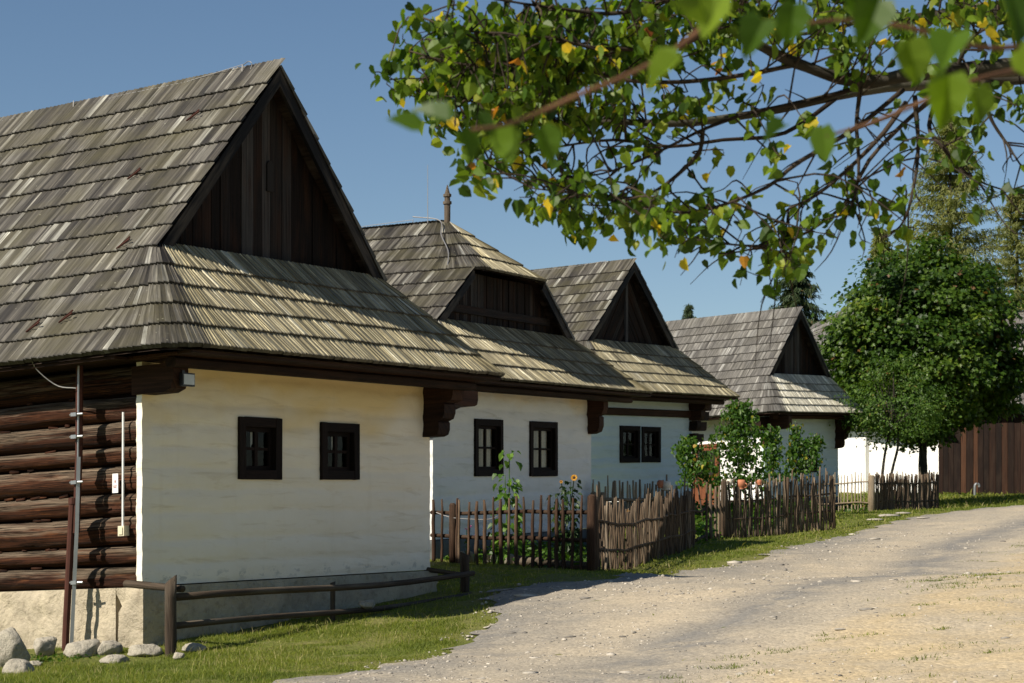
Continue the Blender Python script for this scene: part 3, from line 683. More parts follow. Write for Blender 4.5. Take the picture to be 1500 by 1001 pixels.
    for s in (0,1):
        b = MB()
        m = (lambda u: u) if s == 0 else (lambda u: W-u)
        wt = h.ha if hip is None else whip
        A = np.array([m(h.uL(h.hg-.02)), h.hg-.02]); B = np.array([m(h.uL(wt)), wt])
        n = np.array([-(B-A)[1], (B-A)[0]]); n /= np.linalg.norm(n); n = n if n[1] < 0 else -n
        q = [A+n*.02, B+n*.02, B+n*bd, A+n*bd]
        if hip is None: q = [A+n*.02, B+n*.02-np.array([0,.0]), np.array([W/2, h.ha-bd*1.45]), A+n*bd]
        V = np.array([(p[0],h.vv+.008+.003*s,p[1]) for p in q]+[(p[0],h.vv+.05+.003*s,p[1]) for p in q])
        g = np.concatenate([[(0,0,0),(0,2,0),(.15,2,0),(.15,0,0)]]*2)
        f = [(0,1,2,3),(7,6,5,4)]+[(4+i,4+(i+1)%4,(i+1)%4,i) for i in range(4)]
        b.add(V, f, rt(), g); h.part(b, 'verge_board', 'verge')
    # eave: soffit boards and fascia beam
    b = MB(); ws = H-.055
    nb = 5
    for i in range(nb):
        a = -h.of+.05+(h.of+.05)*i/nb; box(b, (-h.ou+.25,a,ws+rng.normal(0,.003)),(W+h.ou-.25,a+(h.of+.05)/nb-.01,ws+.025), None, 0)
    for i in range(3):
        a = -h.ou+.05+(h.ou+.1)*i/3
        box(b, (a,-.05,ws-.004+rng.normal(0,.003)),(a+(h.ou+.1)/3-.01,L,ws+.022), None, 1); box(b, (W-a-(h.ou+.1)/3+.01,-.05,ws-.006),(W-a,L,ws+.02), None, 1)
    h.part(b, 'soffit', 'beam')
    b = MB(); bevbox(b, (-h.ou+.35,-h.of*.62,ws-.10),(W+h.ou-.35,-h.of*.62+.13,ws-.008), .02, None, 0)
    if topbeam: bevbox(b, (-.1,-.07,topbeam[0]),(W+.35,-.005,topbeam[1]), .02, (.7,.5,0), 0)
    h.part(b, 'eave_beam', 'beam')
    # walls
    rects = [(a+.01,b_-.01,c_+.01,d-.01) for (a,b_,c_,d) in wins]
    wp = wall_panel(h, 0, W, wallw0, ws-.004, rects, seed=seed, yellow_w=yellow_w)
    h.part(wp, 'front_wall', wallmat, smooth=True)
    for w in wins: window(h, *w, curtain=curtain)
    b = MB()
    if logs:
        c = np.array(logs)
        for i in range(len(c)-1):
            hw = (c[i+1]-c[i]); n = 15; vs = np.concatenate([np.linspace(.075,.9,12), np.linspace(.95,L-.2,60)]); V=[]; g=[]; tt=[]; tt=[]
            o = rng.random()*30; rr = rng.uniform(.9,1.08); tn = rng.uniform(.15,.8); sw=rng.random()*20
            for v in vs:
                t = np.clip((v-.50)/.25, 0, 1); t = t*t*(3-2*t); wob = 1+(vnoise([[v*1.3+sw, i*7.3]],3)[0]-.5)*.18
                for j in range(n):
                    a = math.pi/2+math.pi*j/(n-1)                     # outward half of the section
                    ca, sa = math.cos(a), math.sin(a)
                    sq = 1/max(abs(ca),abs(sa)); k = (1-t)*.62*min(sq,1.25)+t*1.0
                    du = ca*.15*k*rr*wob; dw = sa*hw*.5*.96*(min(sq,1.1)*(1-t)*.93+t)
                    du += (vnoise([[v*5+sw, a*3, i*3.1]],8)[0]-.5)*.03+(vnoise([[v*2.2+sw, a*11, i*3.1]],18)[0]-.5)*.022
                    V.append((.13+du, v, (c[i]+c[i+1])/2+dw+(vnoise([[v*.7+sw,i*5.0]],6)[0]-.5)*.03)); g.append((a*.3+o, v+o, 0)); tt.append((tn, .5, np.clip(.5+.5*sa, 0, 1)))
            f = [(r*n+j, r*n+j+1, (r+1)*n+j+1, (r+1)*n+j) for r in range(len(vs)-1) for j in range(n-1)]+[tuple(range(n))]
            b.add(V, f, np.array(tt), np.array(g))
        box(b, (.14,.075,c[0]),(.3,L-.2,c[-1]),(.0,.3,0),1)
        for i in range(60):      # moss chinking between the logs
            k = rng.integers(1,len(c)-1); v = rng.uniform(.9,4.5)
            tube(b, [(.06,v,c[k]+rng.normal(0,.008)),(.055,v+rng.uniform(.05,.16),c[k]+rng.normal(0,.008))], rng.uniform(.010,.022), 6, (.25,.4,0), .2)
        h.part(b, 'log_wall', 'log', smooth=True)
    b = MB(); bt = ws-.01
    for (x0,y0,x1,y1) in (() if logs else ((.0,.075,.25,L-.2),)) + ((W-.25,.075,W,L-.2),(.25,L-.45,W-.25,L-.2)):
        box(b, (x0,y0,wallw0),(x1,y1,bt),(.5,.5,0))
    sw = h.part(b, 'side_walls', leftmat or wallmat)
    # plinth
    b = MB()
    for (x0,x1,y0,y1,seedp) in ((-.035,W+.10,-.045,.30,1),(-.03,.30,.32,L-.1,2),(W-.25,W+.05,.32,L-.1,3)):
        nx = max(2,int((x1-x0)/.06)); ny = max(2,int((y1-y0)/.06)); nz = max(2,int((plinth+.5)/.06))
        zs = np.linspace(-plinth-.5, -.012, nz+1)
        for face in range(5):
            if face == 0: p, f = grid_mesh(np.linspace(x0,x1,nx+1), zs); q = np.c_[p[:,0], np.full(len(p),y0), p[:,1]]; nn=(0,-1,0)
            elif face == 1: p, f = grid_mesh(np.linspace(x0,x1,nx+1), zs); q = np.c_[p[:,0], np.full(len(p),y1), p[:,1]]; nn=(0,1,0)
            elif face == 2: p, f = grid_mesh(np.linspace(y0,y1,ny+1), zs); q = np.c_[np.full(len(p),x0), p[:,0], p[:,1]]; nn=(-1,0,0)
            elif face == 3: p, f = grid_mesh(np.linspace(y0,y1,ny+1), zs); q = np.c_[np.full(len(p),x1), p[:,0], p[:,1]]; nn=(1,0,0)
            else: p, f = grid_mesh(np.linspace(x0,x1,nx+1), np.linspace(y0,y1,ny+1)); q = np.c_[p, np.full(len(p),-.012)]; nn=(0,0,1)
            ctr = np.array([(x0+x1)/2,(y0+y1)/2,0]); r = q-ctr
            dd = (fbm(q*7+31, 4)-.5)*.09+(fbm(q*21+31, 14)-.5)*.025+(fbm(q*1.3, 14)-.5)*.08-np.clip((q[:,2]+.06)/.06,0,1)*.018
            low = np.clip((-q[:,2]-plinth*.72)/.15, 0, 1)*(fbm(q*6, 24)-.35)*.10
            o2 = np.sign(r); o2[:,2]=0
            edge = np.stack([np.abs(np.abs(r[:,0])-(x1-x0)/2)<1e-6, np.abs(np.abs(r[:,1])-(y1-y0)/2)<1e-6, np.zeros(len(q),bool)],1)
            q = q+o2*edge*(dd-low)[:,None]
            b.add(q, f)
    h.part(b, 'plinth', plinthmat, smooth=True)
    return roof

h1 = House(-3.629,19.533,-.393,57.997,5.0,2.26,.913,.495,.267,3.42,5.604,.022,-.036, L=9.0, label='large cream plastered log house nearest the camera with tall plank gable and steep shingled roof')
roof1 = build_house(h1, 5, 9, ('shingle_old','shingle_front'), 'plaster_cream', [(1.45,2.15,1.055,1.71),(2.845,3.55,1.062,1.695)],
    plinth=.60, logs=[-.02,.21,.40,.70,.93,1.21,1.39,1.64,1.90,2.19], curtain='scrap', seed=3, yellow_w=1.60, plinthmat='plinth')
h2 = House(-1.149,28.9,.087,65.145,5.981,2.3,.913,.867,.137,3.215,5.055,.037,-.018, L=9.5, label='white log house with clipped half-hip gable and carved wooden finial on its ridge')
roof2 = build_house(h2, 4, 8, ('shingle_old','shingle_front'), 'plaster_white', [(1.36,2.355,.918,1.79),(3.39,4.48,.904,1.793)],
    plinth=.5, hip=(4.10,1.25,.02,4,4), gable='lap', curtain=True, seed=11, yellow_w=2.0)
h3 = House(1.539,42.0,.919,56.97,4.785,2.3,.959,.854,.146,3.43,5.285,.037,-.02, L=10, label='pale blue plastered log house with herringbone plank gable and paired small windows')
roof3 = build_house(h3, 5, 8, ('shingle_old','shingle_front'), 'plaster_blue', [(1.46,2.33,.834,1.64),(2.42,3.265,.838,1.63)],
    plinth=.5, gable='diagonal', seed=21, topbeam=(1.86,2.02))
h4 = House(6.726,53.005,1.218,54.77,4.42,2.3,.706,.66,.034,3.323,5.184,.047,-.03, L=10, label='farthest gabled log house with silver grey shingles and white side wall lit by sun')
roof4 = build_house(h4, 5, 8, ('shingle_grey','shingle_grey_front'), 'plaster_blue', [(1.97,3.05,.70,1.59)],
    plinth=.5, seed=31, leftmat='plaster_bright', rc=(.5,.10))

# corner consoles: beam ends carrying the eaves
console(h1, -.02, .20, [(1.88,2.16,.42,0)])
console(h1, 4.86, 5.10, [(1.58,1.76,.22,.05),(1.76,1.97,.30,.22),(1.97,2.17,.42,.80)])
console(h2, 5.82, 6.02, [(1.62,1.92,.22,.0),(1.92,2.22,.30,.15)])
console(h2, -.02, .20, [(1.88,2.18,.40,0)])
console(h3, 4.66, 4.86, [(1.30,1.50,.16,.35),(1.56,1.78,.22,.5),(1.80,2.02,.32,.62),(2.03,2.2,.42,.75)])
console(h4, -.02, .18, [(1.50,1.80,.20,0),(1.86,2.2,.72,0)])
console(h4, 4.22, 4.44, [(1.35,1.58,.2,.12),(1.58,1.80,.30,.22),(1.80,2.02,.38,.28),(2.02,2.2,.5,.4)])
b = MB()                                                       # long wall plate of the last house's left corner
bevbox(b, (-.45,-.12,1.95),(.6,.12,2.2),.03,None,0); h4.part(b,'wall_plate','beam')

# ridge and wall fittings of the houses
ridge_wire(h1, h1.vv+.55, 8.5); ridge_wire(h2, 1.9, 9.0, False); ridge_wire(h3, .9, 9.5, False); ridge_wire(h4, .9, 9.5, False)
b = MB(); pr = [(-.25,.045),(.05,.05),(.12,.062),(.16,.045),(.2,.062),(.24,.045),(.28,.05),(.33,.062),(.36,.04),(.42,.032),(.52,.006)]
pr = [(-.25,.05),(.28,.055),(.29,.075),(.33,.075),(.34,.05),(.40,.05),(.41,.07),(.45,.07),(.46,.045),(.60,.006)]
zc = h2.ha
tube(b, [(h2.W/2,1.27,zc+p[0]) for p in pr], [p[1]*.95 for p in pr], 10, (.95,.6,0)); h2.part(b,'finial','rail')
b = MB(); tube(b, curve([(h2.W/2,1.9,zc+.14),(h2.W/2-.12,1.35,zc+.02),(h2.W/2-.55,1.1,zc-.28),(h2.W/2-1.0,.75,zc-.62),(h2.W/2-1.35,.6,zc-.95)],24),.009,5); h2.part(b,'conductor_wire','wire')
b = MB(); tube(b, [(h2.W/2-.05,1.6,zc),(h2.W/2-.05,1.6,zc+.95)],[.007,.004],5); h2.part(b,'lightning_rod','wire')
for (ud,w) in ((.55,2.72),(.95,2.66),(.45,3.52),(1.05,4.42),(.75,5.1),(1.6,2.55),(2.2,2.7),(3.1,3.3)):      # iron snow hooks on the big roof
    b = MB(); u = h1.uL(w)-.05
    tube(b, [(u+.02,h1.vv+ud,w+.06),(u-.07,h1.vv+ud+.10,w-.06),(u-.05,h1.vv+ud-.06,w+.02)],.010,5); h1.part(b,'snow_hook','rust',roof1)
b = MB(); P0=h1.local(at(118,556,20.0)); tube(b, [(-.19,.65,2.22),(-.19,.66,1.3),(-.20,.69,.55)],.036,8); 
h1.part(b,'rusty_pipe','rust')
b = MB(); tube(b, [(-.22,.715,.90),(-.245,.785,-.45),(-.25,.79,-.72)],.036,9); tube(b,[(-.22,.715,.84),(-.22,.713,.90)],.044,9); h1.part(b,'rusty_downpipe','rust')
b = MB(); tube(b, [(-.235,.62,2.2),(-.235,.63,1.15)],.010,6); tube(b, [(-.24,.615,1.30),(-.245,.635,.6),(-.265,.69,-.60),(-.27,.695,-.72)],.026,4,(.5,.5,0)); h1.part(b,'grounding_conduit','iron')
for w in (1.72,1.5,1.05,.06):
    b = MB(); k=.05; tube(b, [(-.25,.55-.0,w),(-.27,.64,w),(-.25,.72,w)],.012,6); box(b,(-.285,.61,w-.018),(-.235,.68,w+.018)); h1.part(b,'pipe_clamp','iron')
b = MB(); tube(b, [(-.035,.22,.60),(-.035,.215,1.72)],.012,8); h1.part(b,'white_conduit','white')
b = MB(); box(b,(-.075,.17,.50),(-.0,.25,.60)); box(b,(-.085,.185,.515),(-.075,.235,.585)); jb = h1.part(b,'junction_box','cream_box')
b = MB(); tube(b, curve([(-.25,.64,1.98),(-.30,.85,2.02),(-.42,1.0,2.18),(-.5,1.02,2.32)],14),.006,5); h1.part(b,'hanging_cable','wire')
b = MB(); box(b,(-.035,.285,.93),(-.03,.36,1.12),(.5,.5,0)); nt_ = h1.part(b,'notice_sheet','paper')
for i,(a,c,ww) in enumerate([(.315,.33,1.035),(.30,.35,1.0),(.305,.345,.986)]): b = MB(); box(b,(-.0375,a,ww-.004),(-.035,c,ww+(.02 if i==0 else .003))); h1.part(b,'printed_line','ink',nt_)
b = MB(); box(b,(.06,-.47,1.93),(.24,-.43,2.06)); box(b,(.10,-.43,2.02),(.14,-.36,2.09)); fl = h1.part(b,'floodlight','black')
b = MB(); box(b,(.075,-.478,1.945),(.225,-.47,2.045)); h1.part(b,'lamp_lens','lamp_glass',fl)
for v in (.14,.62,1.1,1.62):                                    # crack filler bands of tar on the lower log noses are left to the bump
    pass
# door in the sunny side wall of the last house
b = MB(); box(b,(-.03,1.42,-.15),(-.002,2.12,1.52)); dr = h4.part(b,'door','doorwood')
b = MB(); box(b,(-.06,1.36,-.15),(-.004,1.42,1.6)); box(b,(-.06,2.12,-.15),(-.004,2.18,1.6)); box(b,(-.06,1.42,1.52),(-.004,2.12,1.6)); h4.part(b,'door_frame','doorwood',dr)
b = MB(); box(b,(-.036,1.5,.75),(-.032,2.04,1.42)); h4.part(b,'door_glazing','dark',dr)

# ------------------------------------------------------------------ buildings beyond
def patch(mb, BL, BR, TL, TR, rows, width=.12, mi=0):
    BL,BR,TL,TR = map(np.array,(BL,BR,TL,TR)); n0 = unit(np.cross(BR-BL, TL-BL)); n0 = n0 if n0[2] > 0 else -n0
    for r in range(rows):
        a, c = r/rows, (r+1)/rows
        b0,b1,t0,t1 = BL+(TL-BL)*a, BR+(TR-BR)*a, BL+(TL-BL)*c, BR+(TR-BR)*c
        strip_course(mb, b0, b1, t0, t1, max(2,int(np.linalg.norm(b1-b0)/width)), n0, mi=mi)
    k = np.array([BL,BR,TR,TL])-n0*.03; mb.add(k, [(0,1,2,3)])
wh = thing('farmhouse', 'long white walled farmhouse partly hidden behind the round green maple', 'house', (*atxy(1268,72.5), 1.5))
o0 = np.array(wh.location)
def rel(px, py, Y): return at(px,py,Y)-o0
def slab(A, B, z0, z1, th, name, mat, parent, logs=False, o=o0):
    """upright wall from A to B (xy), thickness th behind"""
    A = np.array(A[:2]); B = np.array(B[:2]); d = unit(B-A); n = np.array([-d[1], d[0]]); L = np.linalg.norm(B-A)
    p, f = grid_mesh(np.linspace(0,L,max(2,int(L/.12))), np.linspace(z0,z1,max(2,int((z1-z0)/.05))))
    dd = (-.012*np.abs(np.sin(p[:,1]*math.pi/.27))**6 if logs else 0)+(fbm(p*1.1,40)-.5)*.03
    V = np.c_[A[0]+d[0]*p[:,0]+n[0]*-dd, A[1]+d[1]*p[:,0]+n[1]*-dd, p[:,1]]
    mb = MB(); mb.add(V, f)
    q = [(*A,z0),(*B,z0),(*(B+n*th),z0),(*(A+n*th),z0),(*A,z1),(*B,z1),(*(B+n*th),z1),(*(A+n*th),z1)]
    mb.add(q, [BOXF[0],BOXF[1],BOXF[3],BOXF[4],BOXF[5]]); return mb.build(name, mat, parent, smooth=False)
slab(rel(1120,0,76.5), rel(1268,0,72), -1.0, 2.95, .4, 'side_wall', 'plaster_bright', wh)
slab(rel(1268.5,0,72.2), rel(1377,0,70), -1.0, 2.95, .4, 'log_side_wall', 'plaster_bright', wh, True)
mb = MB(); patch(mb, rel(1080,630,77), rel(1300,618,70.3), rel(1190,478,80.5), rel(1285,430,77.5), 20, .14)
patch(mb, rel(1300,618,70.3), rel(1380,614,69), rel(1285,430,77.5), rel(1292,428,77), 20, .14)
mb.build('roof', 'shingle_grey', wh)
bn = thing('barn', 'dark brown plank barn wall on low stone footing at road bend', 'barn', (*at(1375,724,70),))
o1 = np.array(bn.location)
A = at(1375,724,70)-o1; B = at(1720,727,66)-o1; d = unit((B-A)[:2]); Lb = np.linalg.norm((B-A)[:2]); n = np.array([-d[1],d[0]])
mb = MB(); s = 0
while s < Lb:
    w = rng.uniform(.16,.26); th = rng.normal(0,.008); V=[]
    for (a,dep) in ((s,0),(s+w-.012,0),(s+w-.012,.06),(s,.06)):
        for z in (.03+rng.normal(0,.01), 3.15): V.append((A[0]+d[0]*a+n[0]*(dep+th), A[1]+d[1]*a+n[1]*(dep+th), z+(B-A)[2]*a/Lb))
    V = np.array(V); g = np.c_[np.repeat([0,w,w+.1,.1],2)+rng.random()*30, V[:,2]+rng.random()*9, V[:,2]*0]
    tn = np.clip(rng.normal(.42,.30),0,1)
    mb.add(V, [(0,2,3,1),(2,4,5,3),(4,6,7,5),(6,0,1,7),(1,3,5,7)], (tn,rng.random(),0), g); s += w
mb.build('plank_wall', 'barn', bn)
mb = MB(); box(mb, (0,0,0),(Lb,.3,.09)); ft = mb
for i in range(len(ft.v)): ft.v[i] = np.c_[A[0]+d[0]*ft.v[i][:,0]+n[0]*(ft.v[i][:,1]-.05), A[1]+d[1]*ft.v[i][:,0]+n[1]*(ft.v[i][:,1]-.05), ft.v[i][:,2]-.10+(B-A)[2]*ft.v[i][:,0]/Lb]
mb.build('stone_footing', 'boulder', bn)
mb = MB(); e = -n*.6
def bp(a, dep, z): return np.array([A[0]+d[0]*a+n[0]*dep, A[1]+d[1]*a+n[1]*dep, z])
patch(mb, bp(-.6,-.6,3.0), bp(Lb+.5,-.6,2.9), bp(-.6,3.2,6.6), bp(Lb+.5,3.2,6.5), 16, .14)
patch(mb, bp(-.6,7.0,3.0), bp(Lb+.5,7.0,2.9), bp(-.6,3.2,6.6), bp(Lb+.5,3.2,6.5), 6, .3)
mb.build('roof', 'shingle_grey', bn)
mb = MB(); V=[bp(.02,.03,-.1),bp(.02,6.4,-.1),bp(.02,6.4,3.2),bp(.02,3.2,6.3),bp(.02,.03,3.2)]; mb.add(V,[(0,1,2,3,4)],(.3,.5,0)); 
V=[bp(Lb,.03,-.1),bp(Lb,6.4,-.1),bp(Lb,6.4,3.2),bp(Lb,3.2,6.3),bp(Lb,.03,3.2)]; mb.add(V,[(4,3,2,1,0)],(.3,.5,0)); mb.add([bp(.02,6.4,-.1),bp(Lb,6.4,-.1),bp(Lb,6.4,3.2),bp(.02,6.4,3.2)],[(0,1,2,3)],(.3,.5,0))
mb.build('end_walls', 'barn', bn)
p = at(1428,727,68); mb = MB(); tube(mb, curve([(0,0,-.2),(0,0,.18),(.03,0,.25),(.09,0,.24),(.10,0,.19)],12), .03, 8); o = mb.build('standpipe','iron'); o.location=(p[0],p[1],g1(p[0],p[1])); o.scale=(1.5,1.5,1.7); tag(o,'short bent grey water pipe standing before the brown barn wall','pipe')

# ------------------------------------------------------------------ fences
def line_hit(A, B, px):
    """parameter along the plan line A-B at a bearing"""
    k = (px-X0)/F; return (k*A[1]-A[0])/((B[0]-A[0])-k*(B[1]-A[1]))
def fence(name, label, A, B, pxs=None, n=None, h0=1.0, h1_=1.0, rails=(.3,.7), mat='picket', r=.018, wavy=0, lean=.02, posts=(), jitter=.05, rail_r=.03, dx=0.0, foot=None, flat=1.0, cat='fence'):
    A = np.array(A,float)[:2]; B = np.array(B,float)[:2]; d = unit(B-A); nrm = np.array([d[1],-d[0]])
    A0 = np.array([*A, g1(*A)]); f = thing(name, label, cat, A0); Lf = np.linalg.norm(B-A)
    ts = [line_hit(A,B,p) for p in pxs] if pxs is not None else list((np.arange(n)+.5)/n+rng.normal(0,.22/n,n))
    for t in ts:
        q = A+(B-A)*t; h = h0+(h1_-h0)*t+rng.normal(0,jitter); z = g1(*q)-A0[2]; b = MB(); k = 7
        zs = np.linspace(-.12 if rng.random()<.93 else .05, h, k); la = rng.normal(0,lean); lb = rng.normal(0,lean)*.5
        side = 1 if rng.random()<.5 else -1
        pts = []
        for zz_ in zs:
            s = max(0,zz_)/h; w = wavy*side*math.cos(s*math.pi*3.1)
            o = d*(la*zz_+rng.normal(0,.005)+(.5-rng.random())*.004)+nrm*(w+lb*zz_+(.024 if not wavy else 0))
            pts.append((q[0]-A[0]+o[0], q[1]-A[1]+o[1], z+zz_))
        rr = r*rng.uniform(.72,1.3); rad = rr*np.array([1.08,1.05,1.02,1,.97,.9,.62]); 
        tn = np.clip(.45+rng.normal(0,.25),0,1)
        tube(b, pts, rad, 6, (tn,rng.random(),0), .06, flat=flat); b.build('picket', mat, f, smooth=True)
    for rz in rails:
        b = MB(); k = max(6,int(Lf*2)); pts=[]
        for t in np.linspace(-.01,1.01,k):
            q = A+(B-A)*t; pts.append((q[0]-A[0]-nrm[0]*.03*(not wavy), q[1]-A[1]-nrm[1]*.03*(not wavy), g1(*q)-A0[2]+rz*(h0+(h1_-h0)*t)+rng.normal(0,.01)))
        tube(b, pts, rail_r, 7, (.2,.5,0), .05); b.build('rail', mat, f, smooth=True)
    for (t,h,pr,lean_) in posts:
        q = A+(B-A)*t; z = g1(*q)-A0[2]; b = MB()
        tube(b, [(q[0]-A[0],q[1]-A[1],z-.3),(q[0]-A[0]+lean_*.3,q[1]-A[1],z+h*.5),(q[0]-A[0]+lean_,q[1]-A[1],z+h-.03),(q[0]-A[0]+lean_,q[1]-A[1],z+h)], [pr*1.05,pr,pr*.97,pr*.6], 9, (.25,.4,0), .05)
        b.build('post', mat, f, smooth=True)
    return f
FA, FB = atxy(632,28.4), atxy(866,26.5)
fence('picket_fence','sparse red brown picket fence before the two tall windows of the white house', FA, FB,
    pxs=[637,649,671,674,687,699.5,712,725,736,747,757.5,769,781.5,792.5,806,817,827.5,840,852], h0=.86, h1_=1.0, rails=(.42,.80), mat='picket_red', r=.037, jitter=.02, lean=.012,
    posts=((line_hit(FA,FB,663),.84,.052,.0),(1.0,1.02,.062,.01)), rail_r=.028, flat=.7)
FC = atxy(1018,35)
fence('woven_fence','dense wavy stick fence woven round two rails along the grass verge', FB+np.array([.06,.12]), FC, n=66, h0=1.0, h1_=.99, rails=(.30,.66), wavy=.010, r=.018, lean=.014, jitter=.07, rail_r=.020, posts=((0.0,1.0,.04,0),))
FD = atxy(868,34.05)
fence('thin_stick_fence','thin grey stick fence closing the garden below the pale blue wall', FC+np.array([-.05,.15]), FD, n=34, h0=1.14, h1_=1.16, rails=(.35,.75), r=.023, mat='picket_pale', jitter=.05, lean=.02, posts=((.06,1.0,.045,0),(.9,1.0,.05,0),(.99,1.0,.055,0)))
FE = atxy(1060,38.4)
fence('fence_gate','open barred section of stick fence between the two woven fences', atxy(1022,35.6), FE, pxs=[1033,1039.5,1046,1051,1056.5], h0=1.0, h1_=1.10, rails=(.10,.60), r=.028, jitter=.05, lean=.02, posts=((.99,1.12,.06,.01),))
FF = atxy(1222,40)
fence('bean_garden_fence','tall crowded stick fence in front of the climbing bean plants', FE+np.array([.05,.0]), FF, n=70, h0=1.10, h1_=1.10, rails=(.34,.66), r=.019, wavy=.014, lean=.028, jitter=.08, rail_r=.020, posts=((.55,1.12,.04,.02),(1.0,1.08,.04,-.05)))
FG0, FG1 = atxy(1277,52), atxy(1140,55.5)
fence('slender_fence','row of pale slender upright sticks beside the farthest house corner', FG0, FG1, n=30, h0=1.06, h1_=1.10, rails=(.28,.78), r=.018, rail_r=.018, mat='picket_pale', jitter=.03, lean=.012, posts=((0,1.0,.09,.0),))
FH = atxy(1373,56)
fence('roadside_fence','close set grey stick fence below the round maple beside the barn', FG0+np.array([.1,.02]), FH, n=62, h0=1.03, h1_=1.08, rails=(.30,.76), rail_r=.02, r=.024, wavy=.012, jitter=.04, lean=.025, posts=((1.0,1.05,.05,0),))
b = MB(); p = [np.array([*(FA+(FB-FA)*line_hit(FA,FB,x)), 0]) for x in (636,648,662,690,712,726)]
for q,y in zip(p,(751,755.5,759,761,761,757)): q[2] = (YH-y)/F*q[1]
c = np.array(p)+np.array([.03,-.055,0]); o0c = c[0].copy(); tube(b, curve(c-o0c, 40), .006, 5); o = b.build('string','wire'); o.location = o0c; tag(o,'thin pale string looped across the sparse picket fence','string')

# low pole railing in front of the first house
PL, PR = atxy(250,18.67), atxy(680,23.5)
rl = thing('pole_railing','low dark pole railing along the stone footing of the cream house','railing',(*PL,g1(*PL)))
O = np.array(rl.location)
def pole(px0,py0,Y0,px1,py1,Y1,r,name='rail',bend=.02,n=9,tint=(.35,.5,0)):
    a, c = at(px0,py0,Y0)-O, at(px1,py1,Y1)-O; t = np.linspace(0,1,n)[:,None]; pts = a+(c-a)*t
    pts[:,2] += np.sin(t[:,0]*7)*bend*.5-np.sin(t[:,0]*math.pi)*bend; b = MB(); tube(b, pts, r*np.linspace(1.1,.9,n), 9, tint, .04); return b.build(name,'rail',rl,True)
def post(px, py, Y, ytop, r, cut=.05):
    a = at(px,py,Y)-O; top = at(px,ytop,Y)-O; b = MB(); n=10; V=[]; g=[]
    for k,z in enumerate(np.linspace(-.3, top[2]-a[2], 7)):
        for j in range(n):
            an = 2*math.pi*j/n; rr = r*(1+rng.normal(0,.04)); zz_ = a[2]+z+(cut*math.cos(an) if k==6 else 0)
            V.append((a[0]+rr*math.cos(an), a[1]+rr*math.sin(an), zz_)); g.append((an*r,z,0))
    b.add(V, [(i*n+j,i*n+(j+1)%n,(i+1)*n+(j+1)%n,(i+1)*n+j) for i in range(6) for j in range(n)]+[tuple(6*n+j for j in range(n))], (.12,.4,0), np.array(g))
    return b.build('post','rail',rl,True)
post(250,962,18.67,849,.055,.045); post(681,868,23.5,811,.055,-.02)
b = post(487.5,912,21.2,853,.028,.01)
pole(256,875,18.72,693,841,23.35,.034,bend=.03); pole(255,917,18.70,690,872,23.35,.030,bend=.03)
pole(185,855,19.35,268,863,18.75,.036,bend=.0); pole(622,834,23.75,684,843,23.55,.028,bend=.0)

# ------------------------------------------------------------------ boulders, pots, logs
def ico(sub=3):
    import bmesh
    bm = bmesh.new(); bmesh.ops.create_icosphere(bm, subdivisions=sub, radius=1); bm.verts.ensure_lookup_table()
    v = np.array([x.co[:] for x in bm.verts]); f = np.array([[q.index for q in x.verts] for x in bm.faces]); bm.free(); return v, f
ICO3, ICO2, ICO1 = ico(4), ico(2), ico(1)
def boulder(px, py, Y, sx, sy, sz, rz, label, seed, group='boulders at the cream house footing', sink=.3, tilt=0):
    v, f = ICO3; rs = np.random.default_rng(seed+100); r = np.full(len(v), 1.12)
    for k in range(22):
        nn = rs.normal(0,1,3); nn /= np.linalg.norm(nn); c_ = v@nn; r = np.where(c_ > .2, np.minimum(r, rs.uniform(.74,1.0)/np.maximum(c_,.2)), r)
    r = r+.10*(fbm(v*2.2+seed, seed+5)-.5)+.07*(fbm(v*7+seed, seed+5)-.5)
    q = v*r[:,None]; q = q*np.array([sx,sy,sz])*1.08
    c, s = math.cos(tilt), math.sin(tilt); q = np.stack([q[:,0]*c-q[:,2]*s, q[:,1], q[:,0]*s+q[:,2]*c],1)
    xy = atxy(px, Y); b = MB(); b.add(q, f); o = b.build('boulder','boulder',smooth=True)
    o.location = (xy[0], xy[1], (YH-py)/F*Y-sz*.25); o.rotation_euler[2] = rz; tag(o, label, 'boulder', group); return o
boulder(14,946,18.6,.165,.14,.20,.3,'tall pale boulder leaning at the left end of the stone footing',1,tilt=.25)
boulder(24,980,17.6,.14,.12,.095,.8,'rounded ochre stained boulder in the grass below the tall pale boulder',2)
boulder(122,950,18.95,.19,.14,.115,.2,'large speckled grey boulder beneath the two drain pipes',3)
boulder(160,948,19.0,.12,.10,.09,1.2,'white lichened boulder wedged behind the flat oval stone',4)
boulder(168,965,18.5,.125,.10,.055,.2,'flat smooth oval stone lying on the grass in front of the footing',5)
boulder(215,952,18.9,.17,.11,.075,.1,'long low pale boulder beside the left railing post',6)
boulder(66,943,19.2,.12,.08,.09,.5,'grey angular stone set under the footing between tall boulder and pipes',7)
boulder(51,972,18.3,.07,.06,.035,.4,'small low pale stone half hidden in weeds near the ochre boulder',8)
boulder(285,948,18.9,.11,.09,.05,.4,'brownish rounded stone just behind the left railing post',9)
boulder(262,960,18.3,.05,.04,.035,.4,'fist sized pale stone in the lit grass beside the railing post',10)
boulder(538,884,21.4,.10,.07,.05,.6,'grey stone lying in shade behind the middle railing stake',11)
